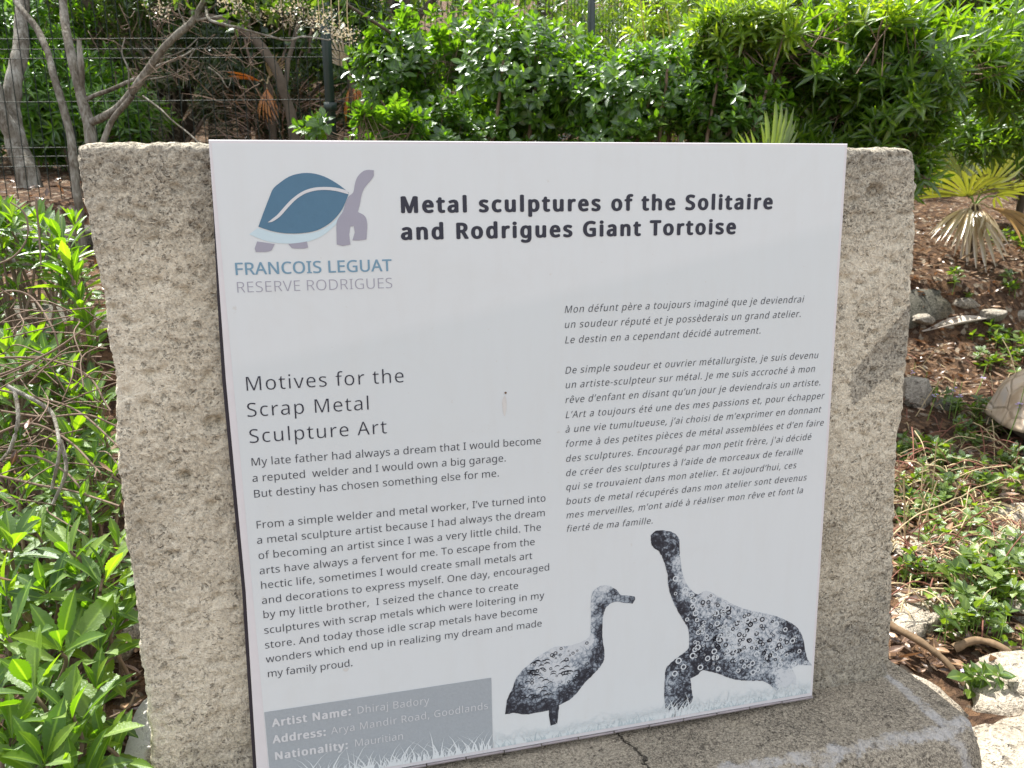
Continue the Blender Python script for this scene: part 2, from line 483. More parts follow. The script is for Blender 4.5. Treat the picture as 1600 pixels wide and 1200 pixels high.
# ---- printed text: (style, text, left baseline u v, right end u v) in metres on the sheet; outlines of the letters
LINES = [
 ('title', 'Metal sculptures of the Solitaire', 0.2304, 0.0897, 0.7801, 0.0919),
 ('title', 'and Rodrigues Giant Tortoise', 0.2300, 0.1247, 0.7214, 0.1270),
 ('logo_bold', 'FRANCOIS LEGUAT', 0.0154, 0.1648, 0.2156, 0.1658),
 ('logo_thin', 'RESERVE RODRIGUES', 0.0152, 0.1875, 0.2163, 0.1887),
 ('head', 'Motives for the', 0.0154, 0.3165, 0.2259, 0.3184),
 ('head', 'Scrap Metal', 0.0149, 0.3518, 0.1772, 0.3536),
 ('head', 'Sculpture Art', 0.0148, 0.3878, 0.1985, 0.3890),
 ('body', 'My late father had always a dream that I would become', 0.0146, 0.4195, 0.4202, 0.4233),
 ('body', 'a reputed  welder and I would own a big garage.', 0.0146, 0.4421, 0.3674, 0.4450),
 ('body', 'But destiny has chosen something else for me.', 0.0143, 0.4644, 0.3566, 0.4669),
 ('body', 'From a simple welder and metal worker, I’ve turned into', 0.0140, 0.5088, 0.4264, 0.5123),
 ('body', 'a metal sculpture artist because I had always the dream', 0.0134, 0.5310, 0.4254, 0.5352),
 ('body', 'of becoming an artist since I was a very little child. The', 0.0135, 0.5535, 0.4187, 0.5572),
 ('body', 'arts have always a fervent for me. To escape from the', 0.0132, 0.5758, 0.4087, 0.5793),
 ('body', 'hectic life, sometimes I would create small metals art', 0.0130, 0.5976, 0.4044, 0.6011),
 ('body', 'and decorations to express myself. One day, encouraged', 0.0128, 0.6203, 0.4314, 0.6229),
 ('body', 'by my little brother,  I seized the chance to create', 0.0126, 0.6417, 0.3819, 0.6465),
 ('body', 'sculptures with scrap metals which were loitering in my', 0.0124, 0.6655, 0.4221, 0.6676),
 ('body', 'store. And today those idle scrap metals have become', 0.0117, 0.6882, 0.4114, 0.6900),
 ('body', 'wonders which end up in realizing my dream and made', 0.0116, 0.7100, 0.4181, 0.7136),
 ('body', 'my family proud.', 0.0115, 0.7328, 0.1317, 0.7344),
 ('bold', 'Artist Name:', 0.0128, 0.8112, 0.1243, 0.8119),
 ('box', 'Dhiraj Badory', 0.1321, 0.8120, 0.2399, 0.8141),
 ('bold', 'Address:', 0.0116, 0.8377, 0.0865, 0.8390),
 ('box', 'Arya Mandir Road, Goodlands', 0.0937, 0.8387, 0.3304, 0.8386),
 ('bold', 'Nationality:', 0.0118, 0.8649, 0.1167, 0.8664),
 ('box', 'Mauritian', 0.1255, 0.8654, 0.1992, 0.8666),
 ('italic', 'Mon défunt père a toujours imaginé que je deviendrai', 0.4557, 0.2329, 0.8411, 0.2334),
 ('italic', 'un soudeur réputé et je possèderais un grand atelier.', 0.4556, 0.2546, 0.8381, 0.2556),
 ('italic', 'Le destin en a cependant décidé autrement.', 0.4561, 0.2768, 0.7703, 0.2781),
 ('italic', 'De simple soudeur et ouvrier métallurgiste, je suis devenu', 0.4562, 0.3212, 0.8724, 0.3221),
 ('italic', 'un artiste-sculpteur sur métal. Je me suis accroché à mon', 0.4564, 0.3427, 0.8681, 0.3436),
 ('italic', 'rêve d’enfant en disant qu’un jour je deviendrais un artiste.', 0.4562, 0.3649, 0.8799, 0.3660),
 ('italic', 'L’Art a toujours été une des mes passions et, pour échapper', 0.4564, 0.3874, 0.8872, 0.3883),
 ('italic', 'à une vie tumultueuse, j’ai choisi de m’exprimer en donnant', 0.4563, 0.4094, 0.8829, 0.4103),
 ('italic', 'forme à des petites pièces de métal assemblées et d’en faire', 0.4565, 0.4312, 0.8895, 0.4326),
 ('italic', "des sculptures. Encouragé par mon petit frère, j'ai décidé", 0.4567, 0.4542, 0.8685, 0.4543),
 ('italic', 'de créer des sculptures à l’aide de morceaux de feraille', 0.4566, 0.4764, 0.8545, 0.4772),
 ('italic', 'qui se trouvaient dans mon atelier. Et aujourd’hui, ces', 0.4568, 0.4984, 0.8442, 0.4995),
 ('italic', 'bouts de metal récupérés dans mon atelier sont devenus', 0.4567, 0.5209, 0.8643, 0.5219),
 ('italic', 'mes merveilles, m’ont aidé à réaliser mon rêve et font la', 0.4569, 0.5429, 0.8593, 0.5432),
 ('italic', 'fierté de ma famille.', 0.4571, 0.5644, 0.5985, 0.5665),
]
PRINT = {
 'SHELL': [(0.0496, 0.1049), (0.0562, 0.0896), (0.0664, 0.0674), (0.0708, 0.0588), (0.0773, 0.0527), (0.0915, 0.0434), (0.1065, 0.0392), (0.1214, 0.0393), (0.1361, 0.0436), (0.1506, 0.0519), (0.1632, 0.062), (0.1645, 0.0653), (0.1606, 0.0746), (0.1535, 0.0872), (0.1399, 0.101), (0.1216, 0.1108), (0.1013, 0.114), (0.0814, 0.1136), (0.0643, 0.1102)],
 'VEIN': [(0.0615, 0.0997), (0.0732, 0.0911), (0.0839, 0.08), (0.0944, 0.0701), (0.1074, 0.0616), (0.1202, 0.0574), (0.1327, 0.0563), (0.1453, 0.0568), (0.1553, 0.0587), (0.1632, 0.0615), (0.165, 0.0658), (0.15, 0.0616), (0.135, 0.06), (0.1224, 0.0609), (0.1097, 0.0646), (0.098, 0.0719), (0.0874, 0.082), (0.0767, 0.0929), (0.0664, 0.0992)],
 'RIM': [(0.0376, 0.1142), (0.048, 0.1069), (0.0642, 0.1117), (0.0813, 0.1151), (0.1012, 0.1155), (0.1215, 0.1126), (0.1398, 0.1035), (0.1547, 0.0885), (0.1608, 0.0759), (0.1586, 0.0873), (0.1558, 0.0911), (0.1448, 0.1049), (0.1287, 0.1174), (0.1106, 0.1246), (0.0904, 0.1267), (0.0706, 0.1258), (0.0536, 0.1216)],
 'NECK': [(0.1987, 0.0357), (0.1923, 0.035), (0.1845, 0.037), (0.1769, 0.0445), (0.1734, 0.0533), (0.1707, 0.0633), (0.1648, 0.0683), (0.1606, 0.0759), (0.1561, 0.0872), (0.1482, 0.0986), (0.1464, 0.1113), (0.1458, 0.1293), (0.1534, 0.1316), (0.1633, 0.1297), (0.1625, 0.1168), (0.1646, 0.1065), (0.169, 0.1061), (0.1698, 0.1144), (0.1661, 0.1246), (0.1744, 0.1248), (0.1843, 0.1237), (0.1862, 0.1095), (0.1858, 0.0979), (0.1815, 0.0914), (0.1752, 0.0883), (0.1783, 0.0786), (0.1816, 0.066), (0.186, 0.0571), (0.1941, 0.0483), (0.1983, 0.042)],
 'FOOTA': [(0.0467, 0.1232), (0.043, 0.1319), (0.0439, 0.1365), (0.0549, 0.1368), (0.0637, 0.1345), (0.068, 0.127)],
 'FOOTB': [(0.0848, 0.1274), (0.0887, 0.1326), (0.1049, 0.1335), (0.1093, 0.1323), (0.1081, 0.1246), (0.0979, 0.1261)],
 'DUCK': [(0.57, 0.685), (0.561, 0.682), (0.5467, 0.6793), (0.5395, 0.67), (0.5271, 0.6612), (0.5148, 0.6589), (0.5026, 0.6651), (0.4974, 0.6769), (0.4974, 0.702), (0.4968, 0.7273), (0.4957, 0.7417), (0.4834, 0.749), (0.4624, 0.753), (0.4381, 0.7518), (0.4173, 0.7606), (0.3932, 0.7767), (0.3759, 0.7938), (0.3687, 0.8127), (0.3599, 0.8296), (0.357, 0.853), (0.3628, 0.8541), (0.3713, 0.8538), (0.3884, 0.8598), (0.4058, 0.8599), (0.4274, 0.8593), (0.4273, 0.8676), (0.4299, 0.8869), (0.4405, 0.8851), (0.4435, 0.8629), (0.4443, 0.8537), (0.4584, 0.8486), (0.4727, 0.8379), (0.4869, 0.8216), (0.5011, 0.809), (0.5136, 0.7961), (0.5189, 0.7858), (0.5199, 0.7711), (0.517, 0.7522), (0.5158, 0.7301), (0.5185, 0.705), (0.5256, 0.6934), (0.5379, 0.6897), (0.554, 0.6937), (0.5666, 0.6962), (0.5704, 0.6905)],
 'TORT': [(0.6059, 0.5786), (0.596, 0.5845), (0.5954, 0.5933), (0.5974, 0.6024), (0.6029, 0.6091), (0.6102, 0.6146), (0.6178, 0.6316), (0.6248, 0.6542), (0.6268, 0.6763), (0.6359, 0.7032), (0.6456, 0.7231), (0.6554, 0.7395), (0.6632, 0.7538), (0.6657, 0.7749), (0.6643, 0.7899), (0.6513, 0.7993), (0.6365, 0.8084), (0.6255, 0.82), (0.6241, 0.8408), (0.624, 0.8678), (0.6264, 0.8936), (0.6425, 0.8984), (0.6615, 0.8959), (0.6746, 0.8844), (0.6721, 0.8644), (0.6696, 0.8446), (0.6828, 0.839), (0.6922, 0.8328), (0.7177, 0.8428), (0.7455, 0.8572), (0.7736, 0.8658), (0.8017, 0.8705), (0.8184, 0.8813), (0.8313, 0.8956), (0.8369, 0.8865), (0.8474, 0.8923), (0.8592, 0.8842), (0.8678, 0.8897), (0.8668, 0.8733), (0.8575, 0.8558), (0.8696, 0.8517), (0.8967, 0.8573), (0.8899, 0.849), (0.8827, 0.8318), (0.877, 0.8071), (0.8654, 0.7837), (0.8443, 0.7669), (0.8115, 0.7506), (0.7716, 0.7373), (0.7439, 0.7239), (0.7164, 0.705), (0.6933, 0.6918), (0.6784, 0.6961), (0.665, 0.6851), (0.6553, 0.6691), (0.6492, 0.6501), (0.6449, 0.6242), (0.6435, 0.5989), (0.6349, 0.5872), (0.6239, 0.5817)],
 'BOX': [(0.0004, 0.7865), (0.3364, 0.7874), (0.3358, 0.9029), (0.0037, 0.8865)],
}
NOTO={' ':'209|',
"'":'180|128 573 112 366 68 366 52 573',
',':'215|154 84 136 23 111 -42 85 -103 33 -103 49 -38 63 31 73 93 148 93',
'-':'258|32 184 32 246 226 246 226 184',
'.':'215|58 43 61 69 72 85 88 94 107 97 126 94 142 85 153 69 157 43 153 18 142 2 126 -8 107 -11 88 -8 72 2 61 18',
':':'215|58 43 61 69 72 85 88 94 107 97 126 94 142 85 153 69 157 43 153 18 142 2 126 -8 107 -11 88 -8 72 2 61 18|58 387 61 412 72 429 88 438 107 441 126 438 142 429 153 412 157 387 153 362 142 345 126 335 107 332 88 335 72 345 61 362',
'A':'512|437 0 368 177 141 177 73 0 0 0 224 575 289 575 512 0|282 415 274 438 263 473 255 500 247 468 238 438 230 415 165 241 346 241',
'B':'521|241 573 307 569 361 558 404 541 434 515 453 478 459 431 456 399 446 371 431 347 409 328 382 313 350 304 350 300 415 279 441 261 461 236 474 203 478 163 472 115 454 74 425 42 385 19 337 5 279 0 78 0 78 573|256 329 318 335 357 352 377 382 384 423 380 451 369 474 351 490 308 506 245 511 150 511 150 329|150 269 150 61 265 61 311 64 346 74 371 91 394 125 401 168 398 197 388 221 370 241 344 256 307 266 260 269',
'C':'507|323 517 280 513 241 502 206 482 178 456 155 423 139 383 129 337 125 286 131 220 147 164 175 117 213 83 262 62 322 55 394 62 460 78 460 15 393 -2 312 -8 257 -4 208 8 166 28 130 56 101 90 78 131 56 203 49 287 53 349 67 406 89 456 120 499 159 534 206 559 261 575 324 581 409 572 482 547 453 486 394 508',
'D':'585|536 292 533 231 521 177 501 131 474 91 439 58 399 33 351 15 297 4 237 0 78 0 78 573 254 573 309 569 359 558 404 540 443 516 476 484 502 446 521 401 533 350|460 289 454 359 435 415 404 457 361 487 308 505 244 511 150 511 150 62 228 62 299 68 357 87 402 119 434 164 454 220',
'E':'446|398 0 78 0 78 573 398 573 398 509 150 509 150 330 383 330 383 268 150 268 150 63 398 63',
'F':'416|150 0 78 0 78 573 398 573 398 509 150 509 150 306 383 306 383 243 150 243',
'G':'584|326 302 524 302 524 22 431 -1 323 -8 267 -4 217 8 173 28 136 55 105 89 81 130 57 202 49 286 53 343 65 395 84 442 111 482 145 517 186 544 233 564 286 577 346 581 437 572 516 547 489 484 421 508 342 517 278 510 225 489 181 455 150 409 131 353 124 286 130 222 146 166 175 119 216 84 270 62 340 55 404 59 452 68 452 238 326 238',
'I':'272|239 0 32 0 32 42 99 57 99 515 32 531 32 573 239 573 239 531 172 515 172 57 239 42',
'J':'219|-3 -152 -37 -150 -63 -142 -63 -81 -35 -87 -5 -89 33 -81 50 -70 63 -53 71 -29 74 3 74 573 146 573 146 9 141 -42 128 -82 105 -113 75 -135 39 -148',
'L':'420|78 0 78 573 150 573 150 64 400 64 400 0',
'M':'727|330 0 142 502 139 502 142 461 144 407 144 347 144 0 78 0 78 573 184 573 361 103 364 103 544 573 650 573 650 0 578 0 578 352 579 408 581 460 584 501 581 501 390 0',
'N':'609|532 0 447 0 141 476 138 476 141 432 143 378 144 320 144 0 78 0 78 573 161 573 467 99 470 99 468 137 466 193 464 249 464 573 532 573',
'O':'626|577 287 573 224 561 166 540 116 510 73 473 38 428 13 375 -3 314 -8 251 -3 196 13 151 39 114 73 85 116 65 167 53 224 49 288 56 370 78 442 100 482 130 517 166 545 208 565 258 577 314 581 369 577 417 565 459 545 495 517 524 483 547 442 570 370|125 287 130 220 145 163 171 117 207 83 255 62 314 55 373 62 420 83 456 117 481 163 496 220 501 287 496 354 481 411 456 457 421 491 373 511 314 518 255 511 207 490 171 457 145 411 130 354',
'R':'499|236 573 301 568 353 555 393 532 422 500 439 460 444 410 440 368 427 334 408 306 385 285 330 257 487 0 403 0 264 237 150 237 150 0 78 0 78 573|232 510 150 510 150 298 236 298 278 301 312 310 338 325 355 347 366 374 370 407 366 440 355 467 336 486 310 500 275 507',
'S':'440|403 153 396 106 378 66 348 35 307 11 257 -3 198 -8 137 -5 83 4 41 19 41 88 113 65 201 55 240 57 273 66 298 79 316 98 327 120 330 147 327 173 318 194 302 213 277 230 196 265 131 294 85 330 57 375 48 435 54 477 71 513 99 542 136 563 180 576 231 581 318 572 389 549 366 487 302 508 229 517 196 515 169 507 148 494 133 478 124 457 121 434 124 407 133 386 149 367 172 351 246 318 332 279 362 255 385 228 398 194',
'T':'446|259 0 187 0 187 509 8 509 8 573 437 573 437 509 259 509',
'U':'586|513 202 507 146 489 95 459 52 416 20 360 -1 290 -8 225 -2 171 18 128 50 97 93 78 144 72 204 72 573 144 573 144 201 148 158 161 122 182 93 211 72 248 59 294 55 342 59 379 73 407 96 427 126 438 161 442 202 442 573 513 573',
'V':'481|481 573 277 0 204 0 0 573 75 573 204 205 220 160 231 119 241 80 250 119 262 161 277 207 405 573',
'a':'450|231 437 279 433 318 422 347 403 368 375 381 338 385 293 385 0 334 0 320 61 317 61 279 22 234 -1 172 -8 136 -5 103 6 75 23 55 48 41 80 37 119 43 159 59 192 87 219 127 238 179 251 243 257 316 259 316 285 310 330 293 359 265 375 227 380 163 370 106 347 84 400 151 426|252 208 184 200 141 182 118 155 110 119 115 87 132 66 157 53 188 49 238 56 279 79 299 103 311 134 315 172 315 210',
'b':'493|139 461 138 410 135 373 139 373 161 398 189 419 226 432 272 437 322 431 365 412 401 381 428 338 444 283 449 215 444 147 427 91 400 48 365 17 322 -2 272 -8 226 -3 189 10 161 31 139 55 133 55 119 0 68 0 68 609 139 609|260 379 219 374 188 361 165 339 150 308 142 268 139 217 139 214 145 144 165 93 187 69 219 55 261 51 297 55 325 69 348 93 363 126 373 166 376 216 373 265 363 306 348 338 325 360 296 374',
'c':'385|241 -8 187 -2 139 15 99 45 69 87 50 143 44 213 51 284 71 342 102 385 142 415 191 432 245 438 309 431 358 415 337 356 292 370 244 376 204 371 172 358 148 335 131 303 120 263 117 213 120 166 131 126 148 94 172 71 202 58 240 53 302 60 351 78 351 15 304 -2',
'd':'493|221 -8 171 -2 128 17 92 48 65 91 49 146 44 214 49 282 66 338 93 381 128 413 171 432 221 438 280 429 323 407 354 374 359 374 356 405 354 438 354 609 425 609 425 0 368 0 358 58 354 58 323 24 279 1|232 51 273 55 305 67 328 88 348 135 355 200 355 213 349 284 329 336 306 360 274 375 231 379 196 374 168 359 146 334 124 281 117 213 124 144 146 93 168 69 197 55',
'e':'452|234 438 286 432 329 414 364 385 390 346 406 299 411 244 411 201 117 201 122 157 134 119 154 90 181 69 215 56 254 52 327 60 392 82 392 20 327 -1 251 -8 194 -2 143 17 101 48 70 91 51 146 44 212 50 277 68 333 96 378 134 411 181 431|233 380 202 377 175 366 154 348 130 309 119 257 338 257 335 292 326 322 312 346 292 364 266 376',
'f':'276|266 375 158 375 158 0 87 0 87 375 12 375 12 408 87 432 87 457 92 507 104 547 124 577 152 597 186 609 227 613 274 609 310 599 292 544 262 552 228 556 197 550 175 532 162 502 158 458 158 430 266 430',
'g':'493|221 438 261 434 297 422 329 402 355 373 359 373 369 430 425 430 425 -7 420 -63 404 -109 378 -146 341 -172 293 -187 233 -192 147 -186 78 -165 78 -100 149 -125 237 -134 271 -130 300 -119 324 -101 341 -77 352 -48 355 -13 355 4 356 32 358 57 354 57 329 28 299 8 263 -4 221 -8 170 -2 126 18 91 51 65 95 49 149 44 214 49 278 65 332 91 377 126 411 169 431|230 379 197 374 169 359 147 336 130 303 120 262 117 213 120 165 130 124 146 92 169 68 197 54 232 50 288 58 309 69 326 85 349 131 356 197 356 214 353 267 343 309 326 340 302 362 270 374',
'h':'496|139 431 138 399 135 370 140 370 174 407 221 429 273 437 321 433 360 421 391 400 413 370 426 330 431 280 431 0 361 0 361 275 355 321 338 353 308 372 265 379 222 374 189 360 166 338 150 308 142 269 139 222 139 0 68 0 68 609 139 609',
'i':'207|139 430 139 0 68 0 68 430|104 591 133 580 142 566 145 546 142 526 133 512 104 501 88 504 75 512 66 526 63 546 66 566 75 580 88 588',
'j':'207|18 -192 -18 -190 -44 -183 -44 -126 -19 -132 9 -134 32 -130 51 -120 64 -100 68 -67 68 430 139 430 139 -64 136 -101 126 -133 110 -159 87 -177 56 -189|63 546 66 566 75 580 88 588 104 591 133 580 142 566 145 546 142 526 133 512 104 501 88 504 75 512 66 526',
'k':'428|138 291 137 257 135 221 138 221 152 240 172 264 189 285 326 430 409 430 235 246 421 0 336 0 187 200 138 158 138 0 68 0 68 609 138 609',
'l':'207|139 0 68 0 68 609 139 609',
'm':'750|540 438 584 434 621 421 649 401 669 371 681 330 685 280 685 0 615 0 615 277 610 321 594 353 567 372 528 379 490 374 460 362 438 342 418 298 411 237 411 0 342 0 342 277 332 333 320 353 303 367 281 376 253 379 215 374 185 360 164 338 150 308 141 269 139 223 139 0 68 0 68 430 125 430 136 371 140 371 173 409 217 431 266 438 312 433 349 420 378 398 398 366 402 366 427 398 461 420 499 433',
'n':'496|275 438 322 434 361 421 391 401 413 371 426 330 431 280 431 0 361 0 361 275 355 321 338 353 308 372 265 379 222 374 189 361 166 338 146 289 139 223 139 0 68 0 68 430 125 430 136 371 140 371 175 409 222 431',
'o':'485|442 216 438 165 428 121 411 82 388 51 359 25 324 7 285 -4 241 -8 200 -4 163 7 129 25 100 51 77 82 59 121 48 165 44 216 50 282 68 336 97 380 137 412 186 431 244 438 299 431 347 412 387 380 417 336 436 282|117 216 120 169 130 128 147 95 172 71 203 56 243 51 282 56 314 71 339 95 356 128 366 169 369 216 365 263 355 303 338 335 314 359 282 374 242 379 202 374 171 359 147 335 130 303 120 263',
'p':'493|273 438 322 432 365 413 401 383 428 339 444 284 449 216 444 148 427 93 401 49 365 17 322 -2 272 -8 213 1 170 24 139 55 134 55 137 20 139 -16 139 -192 68 -192 68 430 126 430 136 371 139 371 170 405 213 429|260 379 221 374 190 362 167 342 152 313 142 275 139 229 139 216 142 167 150 126 165 93 188 70 220 55 261 51 297 56 326 72 348 98 364 131 373 171 376 217 369 283 348 334 325 359 296 374',
'q':'493|354 -9 355 25 358 58 354 58 332 32 303 11 266 -3 219 -8 170 -2 128 17 93 48 66 91 49 146 44 214 50 282 67 338 93 381 129 413 172 432 221 438 267 433 304 419 333 397 355 371 358 371 369 430 425 430 425 -192 354 -192|233 51 272 55 304 67 327 87 342 116 352 153 355 199 355 213 348 285 328 337 305 361 273 375 231 379 196 374 167 359 145 334 124 281 117 213 124 145 146 93 168 70 197 55',
'r':'331|269 438 295 437 319 433 310 368 287 372 264 374 217 363 176 334 149 289 139 229 139 0 68 0 68 430 126 430 134 351 137 351 170 395 214 426 240 435',
's':'384|348 119 343 80 327 49 302 24 268 6 226 -4 176 -8 99 -1 42 19 42 83 104 60 178 49 224 53 256 66 274 86 280 112 271 141 239 167 174 196 103 228 76 245 57 266 45 292 41 324 46 358 61 386 85 408 137 430 202 438 275 430 339 409 315 353 258 372 197 380 159 377 131 366 114 350 108 328 119 298 154 274 219 246 289 215 314 197 333 176 344 150',
't':'289|212 50 245 53 272 59 272 5 240 -4 200 -8 167 -5 138 4 112 20 91 44 78 79 74 125 74 375 13 375 13 409 75 437 103 528 144 528 144 430 269 430 269 375 144 375 144 127 149 93 163 69 185 54',
'u':'496|427 430 427 0 370 0 359 57 356 57 321 20 273 -1 220 -8 173 -4 134 8 103 29 81 59 68 99 63 148 63 430 135 430 135 153 141 108 158 76 188 57 230 51 273 55 306 69 330 91 345 121 354 160 357 206 357 430',
'v':'407|163 0 0 430 75 430 167 176 180 137 193 96 201 63 204 63 214 96 227 138 241 176 332 430 407 430 244 0',
'w':'630|346 243 336 276 328 308 321 335 316 357 313 357 308 335 302 307 294 275 284 242 207 1 127 1 9 431 82 431 141 201 153 154 163 109 169 73 172 73 178 97 185 128 193 160 201 188 277 431 354 431 428 188 440 149 451 109 457 74 460 74 466 108 477 153 489 201 549 431 621 431 502 1 419 1',
'x':'424|170 220 22 430 102 430 213 268 322 430 402 430 253 220 410 0 330 0 213 172 94 0 14 0',
'y':'409|1 430 76 430 169 185 184 144 196 105 205 68 209 68 224 121 245 186 333 430 409 430 224 -59 188 -130 165 -156 138 -176 106 -188 67 -192 34 -190 9 -186 9 -130 30 -133 56 -135 99 -126 130 -99 152 -59 174 -2',
'z':'377|346 0 31 0 31 47 262 375 45 375 45 430 340 430 340 377 112 55 346 55',
'à':'450|231 437 279 433 318 422 347 403 368 375 381 338 385 293 385 0 334 0 320 61 317 61 279 22 234 -1 172 -8 136 -5 103 6 75 23 55 48 41 80 37 119 43 159 59 192 87 219 127 238 179 251 243 257 316 259 316 285 310 330 293 359 265 375 227 380 163 370 106 347 84 400 151 426|252 208 184 200 141 182 118 155 110 119 115 87 132 66 157 53 188 49 238 56 279 79 299 103 311 134 315 172 315 210|205 614 227 575 255 532 282 496 282 486 235 486 204 513 171 546 142 579 121 606 121 614',
'è':'452|234 438 286 432 329 414 364 385 390 346 406 299 411 244 411 201 117 201 122 157 134 119 154 90 181 69 215 56 254 52 327 60 392 82 392 20 327 -1 251 -8 194 -2 143 17 101 48 70 91 51 146 44 212 50 277 68 333 96 378 134 411 181 431|233 380 202 377 175 366 154 348 130 309 119 257 338 257 335 292 326 322 312 346 292 364 266 376|209 614 231 575 259 532 285 496 285 486 238 486 208 513 174 546 145 579 124 606 124 614',
'é':'452|234 438 286 432 329 414 364 385 390 346 406 299 411 244 411 201 117 201 122 157 134 119 154 90 181 69 215 56 254 52 327 60 392 82 392 20 327 -1 251 -8 194 -2 143 17 101 48 70 91 51 146 44 212 50 277 68 333 96 378 134 411 181 431|233 380 202 377 175 366 154 348 130 309 119 257 338 257 335 292 326 322 312 346 292 364 266 376|347 606 326 579 296 546 263 513 233 486 186 486 186 496 212 532 240 575 262 614 347 614',
'ê':'452|234 438 286 432 329 414 364 385 390 346 406 299 411 244 411 201 117 201 122 157 134 119 154 90 181 69 215 56 254 52 327 60 392 82 392 20 327 -1 251 -8 194 -2 143 17 101 48 70 91 51 146 44 212 50 277 68 333 96 378 134 411 181 431|233 380 202 377 175 366 154 348 130 309 119 257 338 257 335 292 326 322 312 346 292 364 266 376|264 614 291 575 329 531 364 495 364 486 314 486 271 518 227 558 184 518 141 486 93 486 93 495 127 532 164 575 192 614',
'’':'140|131 564 112 503 88 437 62 376 10 376 21 424 32 476 42 527 50 573 125 573'}

# ================================================================ materials
LIME = mat_stone('coral_limestone', (0.96, 0.88, 0.70), (0.84, 0.76, 0.59), (0.14, 0.12, 0.09), contrast=0.75)
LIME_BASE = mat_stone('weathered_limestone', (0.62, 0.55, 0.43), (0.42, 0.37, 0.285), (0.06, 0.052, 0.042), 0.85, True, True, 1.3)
ROCKM = mat_stone('field_limestone', (0.52, 0.48, 0.41), (0.33, 0.30, 0.25), (0.08, 0.07, 0.055), 0.45)
ROCKW = mat_stone('bleached_limestone', (0.60, 0.545, 0.45), (0.40, 0.35, 0.28), (0.11, 0.09, 0.07), 0.4)
ROCKD = mat_stone('mossy_limestone', (0.22, 0.21, 0.18), (0.11, 0.11, 0.085), (0.035, 0.035, 0.025), 0.4)
def bark_material():
    n = Nodes('grey_bark')
    P = n.coord()
    mp = n.n('ShaderNodeMapping'); n.set(mp, 'Vector', P); n.set(mp, 'Scale', (1.0, 1.0, 0.25))
    a = n.noise(mp.outputs[0], 55, 5, .75, .8); b = n.noise(P, 7, 3)
    c = n.ramp(n.math('MULTIPLY_ADD', b, .55, n.math('MULTIPLY', a, .6)), [(.38, (.035, .03, .024)), (.52, (.13, .115, .09)), (.62, (.26, .25, .215)), (.74, (.42, .42, .38))])
    return n.pbr(c, .9, n.bump(a, 1.0, .012), .2)
BARK = bark_material()
BARKD = mat_plain('dark_bark', (0.085, 0.068, 0.05), 0.9, 0.2, 0.4, 30)
TWIG = mat_plain('twig_bark', (0.17, 0.125, 0.095), 0.85, 0.2, 0.4, 60)
DRYSTEM = mat_plain('red_brown_dry_stems', (0.20, 0.085, 0.06), 0.7, 0.3, 0.5, 12)
STRAW = mat_plain('straw', (0.42, 0.34, 0.20), 0.7, 0.3, 0.4, 20)
GREENSTEM = mat_plain('green_stem', (0.16, 0.26, 0.05), 0.6, 0.3, 0.3, 20)
PURPLE = mat_plain('pale_purple_petals', (0.50, 0.42, 0.72), 0.6, 0.3, 0.15, 60)
L_HEDGE = mat_leaf('hedge_leaf', (0.038, 0.095, 0.012), (0.080, 0.180, 0.020), (0.15, 0.27, 0.03), 0.57)
L_LONG = mat_leaf('long_leaf', (0.045, 0.105, 0.012), (0.095, 0.20, 0.018), (0.20, 0.31, 0.03), 0.60)
L_FRONT = mat_leaf('succulent_leaf', (0.050, 0.120, 0.010), (0.105, 0.215, 0.018), (0.21, 0.33, 0.035), 0.55, gloss=0.05, rough=0.42)
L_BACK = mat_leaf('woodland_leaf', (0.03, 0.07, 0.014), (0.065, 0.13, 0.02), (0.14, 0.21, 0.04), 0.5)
L_YEL = mat_leaf('yellow_green_leaf', (0.09, 0.17, 0.02), (0.18, 0.30, 0.03), (0.30, 0.38, 0.05), 0.55)
L_SHADEBRUSH = mat_leaf('shade_painted_grass', (0.10, 0.09, 0.06), (0.17, 0.15, 0.10), (0.28, 0.25, 0.18), 0.3, (1.1, 1.0, 0.8), 0.0)  # dry brush darkened: shade of the hollow put into its colour
L_YHERB = mat_leaf('yellowish_herb_leaf', (0.07, 0.14, 0.02), (0.14, 0.24, 0.035), (0.26, 0.34, 0.06), 0.45)
L_PALMG = mat_leaf('green_palm_leaf', (0.035, 0.075, 0.015), (0.07, 0.13, 0.025), (0.15, 0.20, 0.04), 0.45, gloss=0.05)
L_DARK = mat_leaf('shade_painted_leaf', (0.015, 0.03, 0.010), (0.03, 0.055, 0.015), (0.06, 0.09, 0.02), 0.4, gloss=0.0)  # near-black green: shade put into the leaf colour
L_SUN = mat_leaf('sunlit_long_leaf', (0.05, 0.13, 0.012), (0.10, 0.24, 0.02), (0.18, 0.34, 0.03), 0.55)  # brighter copy of the long leaf, sunlight put into its green
L_HERB = mat_leaf('herb_leaf', (0.05, 0.10, 0.016), (0.10, 0.175, 0.028), (0.20, 0.28, 0.05), 0.45)
L_PALM = mat_leaf('palm_leaf', (0.045, 0.08, 0.018), (0.085, 0.13, 0.028), (0.20, 0.20, 0.05), 0.25, gloss=0.25, rough=0.22)
L_PALMDRY = mat_leaf('dry_palm_leaf', (0.13, 0.085, 0.04), (0.25, 0.17, 0.08), (0.46, 0.38, 0.24), 0.25, (1.2, 0.9, 0.5), 0.4, 0.3)
L_ORANGE = mat_leaf('orange_dead_frond', (0.22, 0.08, 0.02), (0.40, 0.15, 0.03), (0.60, 0.28, 0.06), 0.5, (1.4, 0.9, 0.4))
L_LITTER = mat_leaf('leaf_litter', (0.06, 0.035, 0.022), (0.16, 0.09, 0.05), (0.34, 0.22, 0.13), 0.15, (1.2, 0.8, 0.5))
